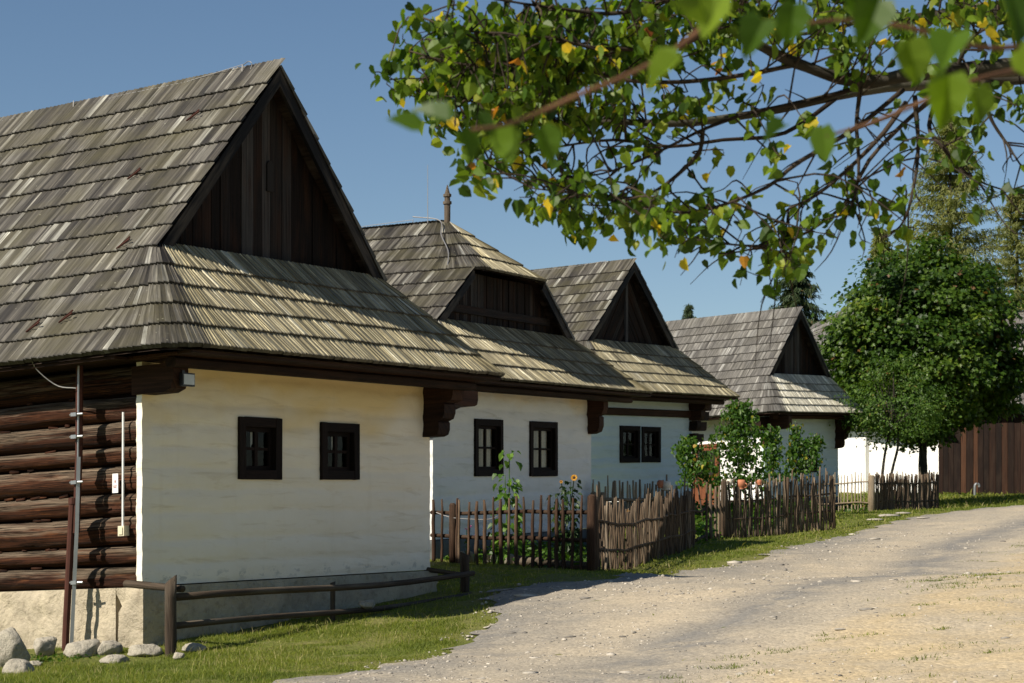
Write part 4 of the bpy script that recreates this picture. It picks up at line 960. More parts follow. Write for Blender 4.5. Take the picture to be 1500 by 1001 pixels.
# bed edging behind the sparse fence
for k,(xa,xb,r,lab) in enumerate([(738,772,.085,'short cut log edging the bed behind the sparse picket fence'),(772,857,.075,'long pale log edging the bed behind the sparse picket fence')]):
    A = FA+(FB-FA)*line_hit(FA,FB,xa)+np.array([.18,.30]); B = FA+(FB-FA)*line_hit(FA,FB,xb)+np.array([.18,.30])
    b = MB(); n=9; pts = [((B-A)[0]*t,(B-A)[1]*t,(g1(*(A+(B-A)*t))-g1(*A))+.05) for t in np.linspace(0,1,n)]; tube(b, pts, r, 10, (.9,.7,0), .05)
    o = b.build('edging_log','rail',smooth=True); o.location=(*A,g1(*A)); tag(o,lab,'log')
for k,(px,lab) in enumerate([(659,'first pale upright stone nearest the cream house in the bed edging'),(671,'second pale edging stone, beside the thick fence post'),(696,'squat pale edging stone left of the pink flowers'),(707,'pale edging stone at the foot of the fence below the pink flowers'),(722,'rounded pale edging stone before the tall pale green plant'),(731,'pale edging stone touching the short cut log')]):
    A = FA+(FB-FA)*line_hit(FA,FB,px)+np.array([.16,.28]); v,f = ICO2; b = MB(); q = v*(.8+.3*fbm(v+k*3,k))[:,None]; q = np.sign(q)*np.abs(q)**.7*np.array([.055,.06,.10]); b.add(q,f)
    o = b.build('edging_stone','boulder',smooth=True); o.location=(*A,g1(*A)+.06); o.rotation_euler[2]=k; tag(o,lab,'stone','stones edging the bed')
# stones showing through the verge
for k,(px,py,s,lab) in enumerate([(1302,757,.28,'flat sandy stone in the grass below the slender stick fence'),(1283,762,.2,'pale flat stone below the dark fence post'),(1323,754,.2,'low brown stone near the close set stick fence'),(1352,760,.16,'small flat stone on the grass opposite the barn corner'),(1230,928,.05,'white pebble stone at the sandy road shoulder')]):
    xy = ground_at(px,py); v,f = ICO2; b = MB(); q = v*(.7+.5*fbm(v+k*5,k))[:,None]*np.array([s,s*.8,s*.16]); b.add(q,f); o=b.build('verge_stone','pebble',smooth=True); o.location=(*xy,g1(*xy)+.02); tag(o,lab,'stone')
def pot(px, py, Y, s, mat, label, lie=False):
    pr = [(.0,.05),(.01,.36),(.25,.48),(.5,.5),(.75,.42),(.88,.33),(.95,.36),(1.0,.40)]
    b = MB(); n=18; V=[]
    prof = [(0,0.001)]+[(z,r) for z,r in pr[1:]]+[(1.0,.36),(.9,.29),(.5,.44),(.1,.3)]
    for z,r in prof:
        for j in range(n): a=2*math.pi*j/n; V.append((r*s*math.cos(a), r*s*math.sin(a), -z*s))
    b.add(V, [(i*n+j,i*n+(j+1)%n,(i+1)*n+(j+1)%n,(i+1)*n+j) for i in range(len(prof)-1) for j in range(n)])
    o = b.build('clay_pot', mat, smooth=True)
    hd = MB(); tube(hd, curve([(.47*s,0,-.35*s),(.72*s,0,-.45*s),(.70*s,0,-.75*s),(.36*s,0,-.88*s)],10), .06*s, 7); hd.build('handle', mat, o, True)
    o.location = at(px,py,Y); o.rotation_euler = (.1,.08,rng.random()*6); tag(o, label, 'pot'); return o
pot(1069,702,38.5,.13,'glaze','cream glazed pot turned upside down on a fence stick')
pot(1086,703,38.6,.175,'terracotta','large orange clay pot turned upside down on the bean garden fence')
pot(1112,703,38.8,.10,'terracotta','small dark clay pot on the fence right of the large orange pot')
pot(976,705,34.6,.16,'glaze','small white pot hung on a stick below the pale blue wall')
pot(968,704,34.6,.13,'terracotta','small orange pot beside the white pot below the pale blue wall')

# ------------------------------------------------------------------ leaves
LEAF = np.array([(0,.03,0),(.24,-.03,.07),(.45,.30,.15),(.34,.66,.08),(0,1.02,-.10),(-.34,.66,.10),(-.45,.30,.13),(-.24,-.03,.08),(0,.42,-.03)])
LEAFF = [(0,1,2,8),(8,2,3,4),(0,8,6,7),(8,4,5,6)]
LOBE = np.array([(0,0,0),(.22,.12,.03),(.55,.18,.05),(.34,.42,.02),(.52,.72,.03),(.20,.68,0),(0,1.05,-.05),(-.20,.68,0),(-.52,.72,.03),(-.34,.42,.02),(-.55,.18,.05),(-.22,.12,.03),(0,.4,.0)])
LOBEF = [(0,1,2,3,12),(12,3,4,5,6),(0,12,9,10,11),(12,6,7,8,9)]
OVAL = np.array([(0,0,0),(.30,.35,.05),(.22,.75,.02),(0,1,-.04),(-.22,.75,.02),(-.30,.35,.05)]); OVALF = [(0,1,2,3),(0,3,4,5)]
NEED = np.array([(-.10,0,0),(.10,0,0),(.05,1,-.05),(-.05,1,-.05)]); NEEDF = [(0,1,2,3)]
def leaves(mb, pos, tip, nrm, size, tone, shape=(LEAF,LEAFF)):
    """pos,tip(direction of the leaf's point),nrm: Nx3; size,tone: N"""
    T, Fs = shape; n = len(pos)
    if n == 0: return
    tip = tip/(np.linalg.norm(tip,axis=1)[:,None]+1e-9); nrm = nrm-(nrm*tip).sum(1)[:,None]*tip; nrm /= np.linalg.norm(nrm,axis=1)[:,None]+1e-9
    sx = np.cross(tip, nrm); k = len(T)
    curl = rng.normal(0,.5,n)+.5; wd = rng.uniform(.82,1.1,n)
    V = pos[:,None]+size[:,None,None]*(T[None,:,0:1]*wd[:,None,None]*sx[:,None]+T[None,:,1:2]*tip[:,None]+(T[None,:,2:3]*(1+curl[:,None,None])+(-.16*curl[:,None,None])*(T[None,:,1:2]**2))*nrm[:,None])
    t = np.repeat(np.stack([tone, rng.random(n), rng.random(n)],1)[:,None], k, 1)
    base = np.arange(n)*k; by={}
    for q in Fs: by.setdefault(len(q),[]).append(np.stack([base+a for a in q],1))
    fl = [np.concatenate(x) for x in by.values()]
    v = V.reshape(-1,3); t = t.reshape(-1,3)
    mb.add(v, fl[0], t, np.tile(T,(n,1)))
    for q in fl[1:]:
        mb.f.append(q+mb.n-len(v)); mb.mi.append(0)
def rdir(n): v = rng.normal(0,1,(n,3)); return v/np.linalg.norm(v,axis=1)[:,None]

# ------------------------------------------------------------------ the lime tree at the right, branches reaching over the lane
BASE = np.array([4.5,9.2,0]); BASE[2] = g1(4.5,9.2)
lt = thing('lime_tree','lime tree reaching in from the right with yellowing heart shaped leaves overhead','tree',BASE)
bark = MB(); twg = MB(); shoot = MB(); lf = MB()
def L(*p): return [at(q[0],q[1],q[2]*.86 if q[2] > 5 else q[2])-BASE for q in p]
trunk = [(0,0,-.4),(0,.02,.6),(-.05,.05,1.8),(-.1,.0,3.0),(-.15,-.05,4.2),(-.1,.1,6.0),(.1,.2,8.0)]
tube(bark, curve(trunk,20), np.linspace(.34,.12,20), 14, (.6,.4,0), .04)
limbs = [(L((1620,108,10.5),(1500,98,10.2),(1400,104,10.0),(1348,106,9.9),(1262,120,9.8),(1170,94,9.7),(1110,66,9.5),(1040,30,9.3),(960,-10,9.2)),.046,.010),
 (L((1640,0,10.8),(1500,14,10.6),(1430,15,10.6),(1352,28,10.5),(1290,20,10.4),(1180,-20,10.3)),.050,.014),
 (L((1640,110,10.6),(1560,112,11.2),(1450,118,11.3),(1377,124,11.2),(1300,128,11.0),(1230,140,10.9),(1126,163,10.7),(1000,181,10.4),(905,178,10.3),(828,182,10.2),(764,157,10.1),(690,140,10.0),(610,128,9.9)),.034,.005)]
for s in limbs: tube(bark, curve(s[0],34), np.linspace(s[1],s[2],34), 9, (.55,.4,0), .07)
# limbs run into the trunk
for q,zt,r0 in ((limbs[0][0][0],3.2,.046),(limbs[1][0][0],3.6,.05),(limbs[2][0][0],3.1,.034)): tube(bark, curve([(-.1,0,zt),((q[0]-.1)/2,q[1]/2,(zt+q[2])/2+.05),q],8), np.linspace(.10,r0,8), 9, (.5,.4,0), .05)
mids = [L((1252,130,9.8),(1180,150,9.7),(1100,165,9.5),(1030,190,9.5),(960,225,9.4),(892,252,9.3),(830,262,9.2)),
 L((1323,132,10.0),(1252,189,9.8),(1168,239,9.6),(1126,273,9.5),(1060,300,9.5),(1000,312,9.4),(930,300,9.3),(850,285,9.2),(780,276,9.2)),
 L((1377,135,10.8),(1320,185,10.6),(1273,235,10.5),(1235,302,10.4),(1160,352,10.3),(1110,360,10.3),(1050,356,10.2),(985,345,10.2)),
 L((1377,130,10.6),(1361,185,10.5),(1380,215,10.4),(1403,243,10.4),(1440,268,10.3),(1500,287,10.2)),
 L((1327,150,10.2),(1290,200,10.1),(1240,250,10.0),(1190,290,9.9),(1151,310,9.9),(1149,350,9.9),(1150,385,9.9)),
 L((1040,40,9.3),(1000,66,9.3),(940,72,9.2),(870,70,9.1),(800,55,9.0),(720,50,9.0),(640,40,8.9)),
 L((1170,94,9.7),(1090,110,9.6),(1000,120,9.5),(920,118,9.4),(840,100,9.4),(760,90,9.3),(680,95,9.2),(600,75,9.2)),
 L((980,0,9.2),(900,20,9.2),(800,10,9.1),(700,-5,9.0)),
 L((1230,140,10.9),(1150,195,10.7),(1060,205,10.5),(980,215,10.4),(900,205,10.3),(820,215,10.2),(750,228,10.1),(700,240,10.0)),
 L((1262,120,9.8),(1255,180,9.8),(1258,240,9.8),(1253,285,9.8),(1235,330,9.8)),
 L((1440,118,10.4),(1450,170,10.4),(1478,215,10.4),(1500,250,10.3)),
 L((1340,140,10.6),(1345,220,10.6),(1335,290,10.5),(1320,330,10.5),(1290,350,10.5)),
 L((1030,190,9.5),(1020,229,9.5),(956,282,9.5),(892,290,9.4),(812,280,9.4)),
 L((1290,20,10.4),(1230,40,10.3),(1150,50,10.2),(1080,20,10.1),(1010,10,10.0)),
 L((1400,104,10.0),(1420,60,9.9),(1450,40,9.8),(1490,30,9.7))]
for m in mids: tube(twg, curve(m,22), np.linspace(.0115,.003,22), 6, rt(), .06)
# finer twigs and leaves: leaf cover (bearing, reach, density) where the crown is full
MASS = [(600,110,45,1.0),(640,60,60,1.3),(700,60,80,1.7),(690,150,70,1.4),(760,90,90,1.9),(780,180,70,1.2),(720,235,38,.8),(830,60,80,1.6),(860,130,70,1.1),
 (930,50,75,1.2),(960,150,60,.8),(905,215,45,.6),(800,290,34,.9),(855,300,45,1.2),(930,312,50,1.4),(1000,330,48,1.3),(1060,345,40,.9),(1140,375,38,.9),(1115,395,22,.5),(1180,345,45,.8),
 (1240,320,45,.7),(1290,300,45,.5),(1100,250,60,.45),(1060,110,70,.7),(1180,30,90,1.0),(1300,60,90,.8),(1420,40,90,1.1),(1460,150,60,.7),(1400,230,60,.5),(1470,285,40,.6),(1330,340,30,.35),(1200,220,60,.35),(1020,20,80,1.2),(1340,-30,160,1.0),(900,-40,180,1.4),(1120,-50,150,1.2)]
allb = [curve(m,60) for m in mids]+[curve(s[0],60) for s in limbs]; BP = np.concatenate(allb)
for (px,py,rd,den) in MASS:
    for k in range(int(den*rd*(.29 if px < 900 else .19))):
        Y = rng.uniform(7.6,9.1); a = rng.random()*6.28; rr = rd*math.sqrt(rng.random()); c = at(px+rr*math.cos(a), py+rr*.8*math.sin(a), Y)-BASE
        dd = np.linalg.norm((BP-c)*np.array([1,.7,1]),axis=1); s = BP[rng.choice(np.argsort(dd)[:26])]
        if np.linalg.norm(c-s) > .75: continue
        mid = (s+c)/2+rng.normal(0,.05,3)+np.array([0,0,.04]); end = c+np.array([0,0,-.03]); tw = curve([s,mid,c,end+rng.normal(0,.04,3)],10)
        tube(twg, tw, np.linspace(.0048,.0016,10), 4, rt(), 0, False)
        n = rng.integers(5,11); i = np.clip(9-(rng.random(n)**1.5*8).astype(int),2,9); p = tw[i]+rng.normal(0,.032,(n,3))
        tipd = np.stack([rng.normal(0,.55,n),rng.normal(0,.55,n),-np.abs(rng.normal(.75,.4,n))],1)
        tone = np.clip(rng.beta(2.3,1.9,n)*.84,0,.84); yl = rng.random(n)<.045; tone[yl] = rng.uniform(.87,1,yl.sum())
        leaves(lf, p, tipd, rdir(n)+np.array([0,0,.5]), rng.uniform(.038,.066,n), tone)
# bare twiggy growth
for m in mids[:5]+mids[9:12]:
    c = curve(m,40)
    for k in range(9):
        i = rng.integers(6,38); d = unit(c[i]-c[i-2]); e = c[i]+(d*.5+rdir(1)[0]*.6+np.array([0,0,-.25]))*rng.uniform(.12,.4)
        tube(twg, curve([c[i],(c[i]+e)/2+rng.normal(0,.03,3),e],7), np.linspace(.0045,.0014,7), 4, rt(), 0, False)
# nearest shoots, a few paces from the lens
near = [L((1100,-40,2.9),(1040,30,2.8),(985,75,2.75),(920,110,2.7),(850,138,2.65),(790,165,2.65),(740,183,2.6),(690,190,2.6)), L((1560,60,3.2),(1440,70,3.1),(1330,40,3.0),(1230,30,2.9),(1150,40,2.85)), L((1500,100,3.3),(1420,120,3.2),(1290,175,3.2),(1210,200,3.2)), L((1640,-60,3.6),(1560,60,3.2)), L((1640,-60,3.6),(1400,-60,3.2),(1100,-40,2.9))]
for m in near: tube(shoot, curve(m,24), np.linspace(.0048,.0025,24), 6, (.6,.5,0), .03)
tube(bark, curve([(-.1,0,3.4),(-1.2,-3,3.6),(-2.0,-5.8,2.9),at(1640,-60,3.6)-BASE],14), np.linspace(.06,.012,14), 7, (.5,.4,0), .05)
NL = [(618,200,2.6,.7,-1,.3),(660,190,2.6,.9,-.6,.3),(672,205,2.62,.7,.4,-.6),(735,195,2.62,.8,.2,-.7),(790,198,2.65,.8,.4,-.9),(700,180,2.62,.5,.3,-.4),(998,95,2.5,.9,-.9,-.6),(1165,15,2.5,.8,-.2,-1),(1120,40,2.45,.8,-.5,-.8),
 (1150,195,3.2,.7,-.9,-.5),(1205,196,3.2,.9,.1,-1),(1330,70,2.4,.8,.3,-1),(1390,120,2.5,1.0,-.1,-1),(1400,60,2.4,.9,-.4,-.7),(1425,140,2.6,.8,.3,-.8),(1490,85,2.5,.8,.6,-.6),(1290,10,2.4,.9,-.3,-.6),(1060,5,2.5,.9,-.4,-.7),(1240,-20,2.5,.8,.3,-.7),(1480,0,2.4,1.0,.2,-.9),(1020,-8,2.4,.8,.2,-.9)]
for (px,py,Y,s,dx,dz) in NL:
    leaves(lf, (at(px,py-12,Y)-BASE)[None], np.array([[dx,rng.normal(0,.3),dz]]), np.array([[rng.normal(0,.3),-.8,.5+rng.random()*.6]]), np.array([.066*s]), np.array([rng.uniform(.18,.66)]))
# the rest of the crown, above and to the right of the lane
for k in range(170):
    c = np.array([rng.normal(.2,1.6), rng.normal(-.4,1.6), rng.uniform(3.6,9.0)])
    if abs((c+BASE)[0]/(c+BASE)[1]) < .262 and (c+BASE)[2] < .30*(c+BASE)[1]: continue
    s = np.array([0,0,min(7.5,max(2.8,c[2]-.8))]); tube(twg, curve([s,(s+c)/2+rng.normal(0,.15,3),c],9), np.linspace(.025,.005,9), 5, rt(), 0, False)
    n = 42; p = c+rng.normal(0,.38,(n,3)); leaves(lf, p, np.stack([rng.normal(0,.6,n),rng.normal(0,.6,n),-np.abs(rng.normal(.6,.4,n))],1), rdir(n)+np.array([0,0,.5]), rng.uniform(.06,.095,n), np.clip(rng.beta(2.2,2.6,n)*.84,0,.84))
bark.build('trunk','bark',lt,True); twg.build('twigs','twig',lt,True); shoot.build('near_shoot','shoot',lt,True); lf.build('crown','linden',lt)

# ------------------------------------------------------------------ garden trees and conifers
def round_tree(name, label, xy, zb, trunk_h, rx, rz, nclump, nleaf, size, mat, tr, seed, twin=False, shape=(LOBE,LOBEF), lean=0, squash=1.0, base_flat=.6, tight=1.0):
    r = np.random.default_rng(seed); t = thing(name, label, 'tree', (*xy, zb)); b = MB()
    stems = [(-.12,0),(.10,.05)] if twin else [(0,0)]; cz = trunk_h+rz*base_flat
    for (ox,oy) in stems:
        tube(b, curve([(ox,oy,-.3),(ox*1.2+lean*.3,oy,trunk_h*.5),(ox*1.5+lean,oy,trunk_h),(lean,0,cz),(lean,0,cz+rz*.7)],16), np.linspace(tr,tr*.25,16), 10, (.3,.5,0), .05)
    m = MB()
    for k in range(nclump):
        d = r.normal(0,1,3); d /= np.linalg.norm(d); q = r.uniform(.45,1.0)**.5
        lob = .70+.55*fbm(np.array([d*1.9+seed]),seed)[0]
        c = np.array([lean+d[0]*rx*q*lob, d[1]*rx*q*lob, cz+d[2]*rz*q*lob*(1 if d[2]>0 else base_flat)])
        if c[2] < trunk_h*.95: continue
        if k%3 == 0: tube(b, curve([(lean,0,max(trunk_h*.9,cz-rz*.4)),(c+np.array([lean,0,cz]))/2+r.normal(0,.1,3),c],7), np.linspace(tr*.35,tr*.07,7), 5, rt(), 0, False)
        n = nleaf; cr = r.uniform(.28,.55)*rx/3*1.25*tight; ct = r.normal(0,.12)
        p = c+r.normal(0,1,(n,3))*np.array([cr,cr,cr*.5]); out = np.array([d[0],d[1],d[2]*.6+.5])
        tone = np.clip(r.normal(.46+ct,.14,n),0,.93); rare = r.random(n)<.012; tone[rare]=1
        leaves(m, p, np.stack([r.normal(d[0]*.6,.5,n),r.normal(d[1]*.6,.5,n),r.normal(-.35,.35,n)],1), out+r.normal(0,.38,(n,3)), r.uniform(.7,1.25,n)*size, tone, shape)
    b.build('trunk','bark',t,True); m.build('crown',mat,t); return t
p = atxy(1352,60); round_tree('maple_tree','dense round dark green maple standing before the white farmhouse wall',p,1.35,2.0,2.85,3.6,290,270,.135,'maple',.16,11,tight=.66)
p = atxy(1296,56); round_tree('fruit_tree','small light green tree with two slender leaning stems behind the fence',p,1.0,1.95,1.45,1.5,95,75,.085,'smalltree',.05,12,True,(OVAL,OVALF),.25,base_flat=.6)
def conifer(name, label, xy, zb, H, R, mat, nwh, per, needle, seed, droop=.35, feather=1.0, start=.12):
    r = np.random.default_rng(seed); t = thing(name, label, 'tree', (*xy, zb)); b = MB(); m = MB()
    tube(b, [(0,0,-.5),(0,0,H*.5),(0,0,H)], [H*.016,H*.010,.01], 8, (.3,.5,0), .05)
    for k in range(nwh):
        s = k/nwh; z = H*(start+(1-start)*s**.92); rad = R*(1-s)**.8+.04; nb = per
        for j in range(nb):
            if r.random() < .12: continue
            a = r.random()*6.283; rl = rad*r.uniform(.65,1.12); dn = droop*rl*r.uniform(.6,1.3)
            e = np.array([math.cos(a)*rl, math.sin(a)*rl, z-dn+.25*rl*s]); mid = np.array([e[0]*.5,e[1]*.5,z-dn*.25]); c = curve([(0,0,z),mid,e],8)
            if k%2==0: tube(b, c, np.linspace(.03,.008,8), 4, rt(), 0, False)
            n = int(60*feather); q = c[r.integers(1,8,n)]+r.normal(0,.05,(n,3))
            d = unit(e-np.array([0,0,z])); sd = np.array([-d[1],d[0],0]); sg = r.choice([-1,1],n)[:,None]
            tip = d*r.uniform(.1,1,(n,1))+sd*sg*r.uniform(.1,.8,(n,1))+np.array([0,0,-1])*r.uniform(.1,.9,(n,1))
            leaves(m, q, tip, r.normal(0,.5,(n,3))+np.array([0,0,.8]), needle*r.uniform(.6,1.3,n), np.clip(r.normal(.5,.2,n),0,1), (NEED,NEEDF))
    b.build('trunk','bark',t,True); m.build('crown',mat,t); return t
def zat(py, Y): return (YH-py)/F*Y
Y=95; conifer('spruce_tree','dark drooping spruce rising behind the farthest house ridge',atxy(1166,Y),2.0,zat(362,Y)-2.0,3.6,'spruce',36,12,.24,41,.45,1.2)
Y=110; conifer('small_spruce','tiny pointed spruce top far behind the silver grey roof',atxy(1009,Y),2.0,zat(444,Y)-2.0,2.2,'spruce',44,11,.15,42,.3,1.0)
Y=85; conifer('larch_tree','feathery yellow green larch towering behind the round maple',atxy(1392,Y),2.2,zat(165,Y)-2.2,4.8,'larch',50,15,.20,43,.12,1.15)
Y=92; conifer('larch_tree','paler loose larch at the edge right of the towering larch',atxy(1490,Y),2.2,zat(270,Y)-2.2,4.2,'larch',42,13,.20,44,.15,1.15)
Y=100; conifer('larch_tree','low loose larch showing left of the maple crown above the farmhouse roof',atxy(1290,Y),2.2,zat(330,Y)-2.2,2.6,'larch',36,11,.26,45,.2,1.2)
Y=98; conifer('spruce_tree','dark spruce behind the barn roof right of the maple',atxy(1478,Y),2.2,zat(430,Y)-2.2,3.2,'spruce',30,11,.26,46,.4,1.2)

# ------------------------------------------------------------------ garden plants
def bean(px, Y, ytop, w, n, label, seed, lean=0, base=None, ybot=None):
    r = np.random.default_rng(seed); xy = atxy(px,Y); zb = g1(*xy); t = thing('bean_plant', label, 'plant', (*xy,zb), group='climbing beans in the fenced garden')
    H = zat(ytop,Y)-zb; b = MB(); tube(b, [(-lean,0,-.1),(0,0,H*.5),(lean,0,H)], [.022,.018,.010], 6, (.9,.5,0), .05); b.build('pole','rail',t,True)
    m = MB(); s = MB(); z0 = max(.1,(zat(ybot,Y)-zb) if ybot else .15)
    for k in range(n):
        q = r.random()**.9; z = z0+(H*.97-z0)*q; wd = w*(1.05-.72*q**1.6); a = r.random()*6.28; rr = wd*math.sqrt(r.random())*(.35+1.3*vnoise([[math.cos(a)*1.2+seed,math.sin(a)*1.2,z*2.2]],seed)[0])
        c = np.array([lean*(2*z/H-1)+rr*math.cos(a), rr*math.sin(a), z-.15*rr]); k2 = r.integers(3,8)
        if k%2==0: tube(s, curve([(lean*(2*z/H-1),0,z),(c+np.array([0,0,z]))/2+r.normal(0,.04,3)-np.array([0,0,z/2-c[2]/2]),c],5),[.005,.004,.004,.003,.002],4,(.5,.5,0),0,False)
        tone = np.clip(r.normal(.48,.18,k2),0,.9); y = r.random(k2)<.03; tone[y]=r.uniform(.93,1,y.sum())
        leaves(m, c+r.normal(0,.07,(k2,3)), np.stack([r.normal(0,.5,k2),r.normal(0,.5,k2),-np.abs(r.normal(.8,.3,k2))],1), r.normal(0,.6,(k2,3))+np.array([-.3,-.5,.5]), r.uniform(.045,.095,k2), tone)
    if s.n: s.build('vine','bean',t,True)
    m.build('foliage','bean',t); return t
bean(1082,41.5,584,.60,430,'largest bushy bean plant climbing its tall pole before the red brown door',51,ybot=715)
bean(1022,40.2,640,.52,150,'straggling bean plant leaning left of the largest bean plant',52,-.16,ybot=705)
bean(1132,43.5,622,.30,120,'narrow bean plant on a bare topped pole right of the largest one',53,-.05,ybot=700)
bean(1166,45,620,.26,105,'slim bean column just in front of the dark window of the farthest house',54,.02,ybot=700)
bean(1187,46,634,.24,60,'short bean tuft on a slanting stick at the dark window edge',55,.16,ybot=690)
xy = atxy(996,40); zb=g1(*xy)
def sunflower(px, Y, ytop, n, size, mat, label, heads, seed, spread=.28):
    r = np.random.default_rng(seed); xy = atxy(px,Y); zb = g1(*xy); t = thing('sunflower', label, 'plant', (*xy,zb)); H = zat(ytop,Y)-zb
    b = MB(); m = MB(); st = [(0,0)]+[(r.normal(0,spread*.5),r.normal(0,spread*.4)) for _ in range(2 if heads else 1)]
    for (ox,oy) in st:
        hh = H*r.uniform(.8,1.0) if (ox,oy)!=(0,0) else H
        c = curve([(0,0,-.05),(ox*.5,oy*.5,hh*.45),(ox,oy,hh)],14); tube(b, c, np.linspace(.014,.007,14), 6, (.4,.5,0))
        k = n//len(st); i = np.clip((r.random(k)**.8*13).astype(int)+1,2,13); a = r.random(k)*6.28; d = np.stack([np.cos(a),np.sin(a),r.uniform(-.5,.35,k)],1)
        sz = size*r.uniform(.6,1.15,k)*(1.1-.45*(i/13)); p = c[i]+d*.05
        leaves(m, p+d*.06, d*.7+np.array([0,0,-.45]), np.array([0,0,1.])+r.normal(0,.35,(k,3))-d*.1, sz, np.clip(r.normal(.5,.2,k),0,1))
    b.build('stem',mat,t,True); m.build('foliage',mat,t)
    for (hx,hy,s) in heads:
        hp = at(hx,hy,Y-.12)-np.array([*xy,zb]); f = MB(); k=34; a = np.linspace(0,6.283,k); fx = unit((-.15,-1,.25)); ux = unit(np.cross((0,0,1),fx)); uz = np.cross(fx,ux)
        dd = np.cos(a)[:,None]*ux+np.sin(a)[:,None]*uz
        leaves(f, hp+dd*s*.42, dd+fx*.1+r.normal(0,.08,(k,3)), np.tile(fx,(k,1)), np.full(k,s*.62), r.random(k), (OVAL,OVALF)); hd = f.build('flower_head','petal',t)
        f = MB(); v,q = ICO2; f.add(v*s*.46*np.array([1,.45,1])+hp, q); f.build('flower_core','flower_core',hd,True)
        b2 = MB(); tube(b2, curve([(0,0,H*.7),(hp[0]*.7,hp[1]*.5+.05,hp[2]-.15),hp+np.array([0,.04,0])],10), .008, 5, (.3,.5,0)); b2.build('stalk',mat,t,True)
    return t
sunflower(746,28.0,664,85,.17,'sunleaf','tall pale green sunflower plant without flowers before the white house',[],61,.22)
sunflower(836,28.2,706,230,.105,'darkleaf','dark leaved sunflower with one open yellow bloom at the white house corner',[(841,700,.046),(822,706,.022)],62,.4)
sunflower(735,28.3,735,40,.12,'sunleaf','half height pale green plant at the foot of the tall sunflower',[],63,.25)
def flower(px, py, Y, mat, label, n, name='garden_flower', s=.03):
    xy = atxy(px,Y); zb = g1(*xy); t = thing(name,label,'flower',(*xy,zb)); hp = at(px,py,Y)-np.array([*xy,zb]); b=MB(); m=MB()
    for k in range(n):
        e = hp+rng.normal(0,.045,3); tube(b, curve([(rng.normal(0,.02),0,-.05),(e[0]*.6,e[1]*.6,e[2]*.6),e],7), .004, 4, (.4,.5,0)); d = rdir(9)*np.array([1,1,.4])
        leaves(m, np.tile(e,(9,1)), d, np.tile([0,-.5,1.],(9,1)), np.full(9,s), rng.random(9), (OVAL,OVALF))
        leaves(b, e*rng.uniform(.2,.8,(6,1)), rdir(6), rdir(6)+np.array([0,0,1]), rng.uniform(.05,.09,6), rng.random(6)*.8, (OVAL,OVALF))
    b.build('stem','bean',t); m.build('bloom',mat,t)
flower(683,773,28.1,'pink','tall pink garden flower behind the left part of the picket fence',2)
flower(704,787,28.0,'pink','low pink garden flower behind the picket fence beside the tall one',2)
flower(922,747,30.2,'petal','yellow garden flower glowing behind the woven stick fence',2)
flower(1348-85,745,53.5,'petal','orange yellow flower behind the slender upright sticks',2,s=.06)
flower(1294,746,53.4,'petal','orange yellow flower just right of the dark fence post',2,s=.06)

# low greenery inside the gardens
def inside(p, poly):
    x,y = p[:,0],p[:,1]; c = np.zeros(len(p),bool); k=len(poly)
    for i in range(k):
        a,b = poly[i],poly[(i+1)%k]; cond = ((a[1]>y)!=(b[1]>y)); c ^= cond & (x < (b[0]-a[0])*(y-a[1])/(b[1]-a[1]+1e-12)+a[0])
    return c
def greens(name, poly, n, hmax, size, mat, dens_seed, shape=(OVAL,OVALF)):
    poly = np.array(poly); lo, hi = poly.min(0), poly.max(0); p = rng.uniform(lo,hi,(n*4,2)); p = p[inside(p,poly)][:n]
    d = fbm(p*1.6, dens_seed); keep = rng.random(len(p)) < np.clip((d-.30)*3,0,1); p = p[keep]; h = hmax*np.clip((fbm(p*1.1,dens_seed+3)-.25)*1.7,.15,1)
    z = gzz(p)+h*rng.random(len(p))**1.3; k=len(p); m = MB(); a = rng.random(k)*6.28
    leaves(m, np.c_[p,z], np.stack([np.cos(a),np.sin(a),rng.normal(-.1,.5,k)],1), rng.normal(0,.5,(k,3))+np.array([0,0,1.]), size*rng.uniform(.5,1.3,k), np.clip(rng.normal(.5,.2,k),0,.85), shape)
    tag(m.build(name, mat), kind='stuff')
W2 = lambda u,v: h2.world(u,v,0)[:2]
greens('garden_plants', [FA+.1,FB+np.array([-.1,.25]),FC+np.array([-.25,-.1]),FD,W2(5.9,-.15),W2(.1,-.15)], 5200, .42, .10, 'bean', 71)
greens('garden_plants', [FC+np.array([.1,.4]),FE+np.array([0,.3]),FF+np.array([-.3,.3]),(8.0,53),(6.3,52.5),(4.2,46)], 9000, .60, .14, 'bean', 72)
greens('garden_plants', [FG0+np.array([-.3,.1]),FG1+.2,(10,58.5),FH+np.array([-.1,.4]),FG0+np.array([.3,.3])], 3600, .55, .15, 'bean', 73)
greens('weeds', [(-4.6,18.3),(-3.95,18.5),(-3.9,19.1),(-4.8,19.3)], 260, .10, .045, 'bean', 74)

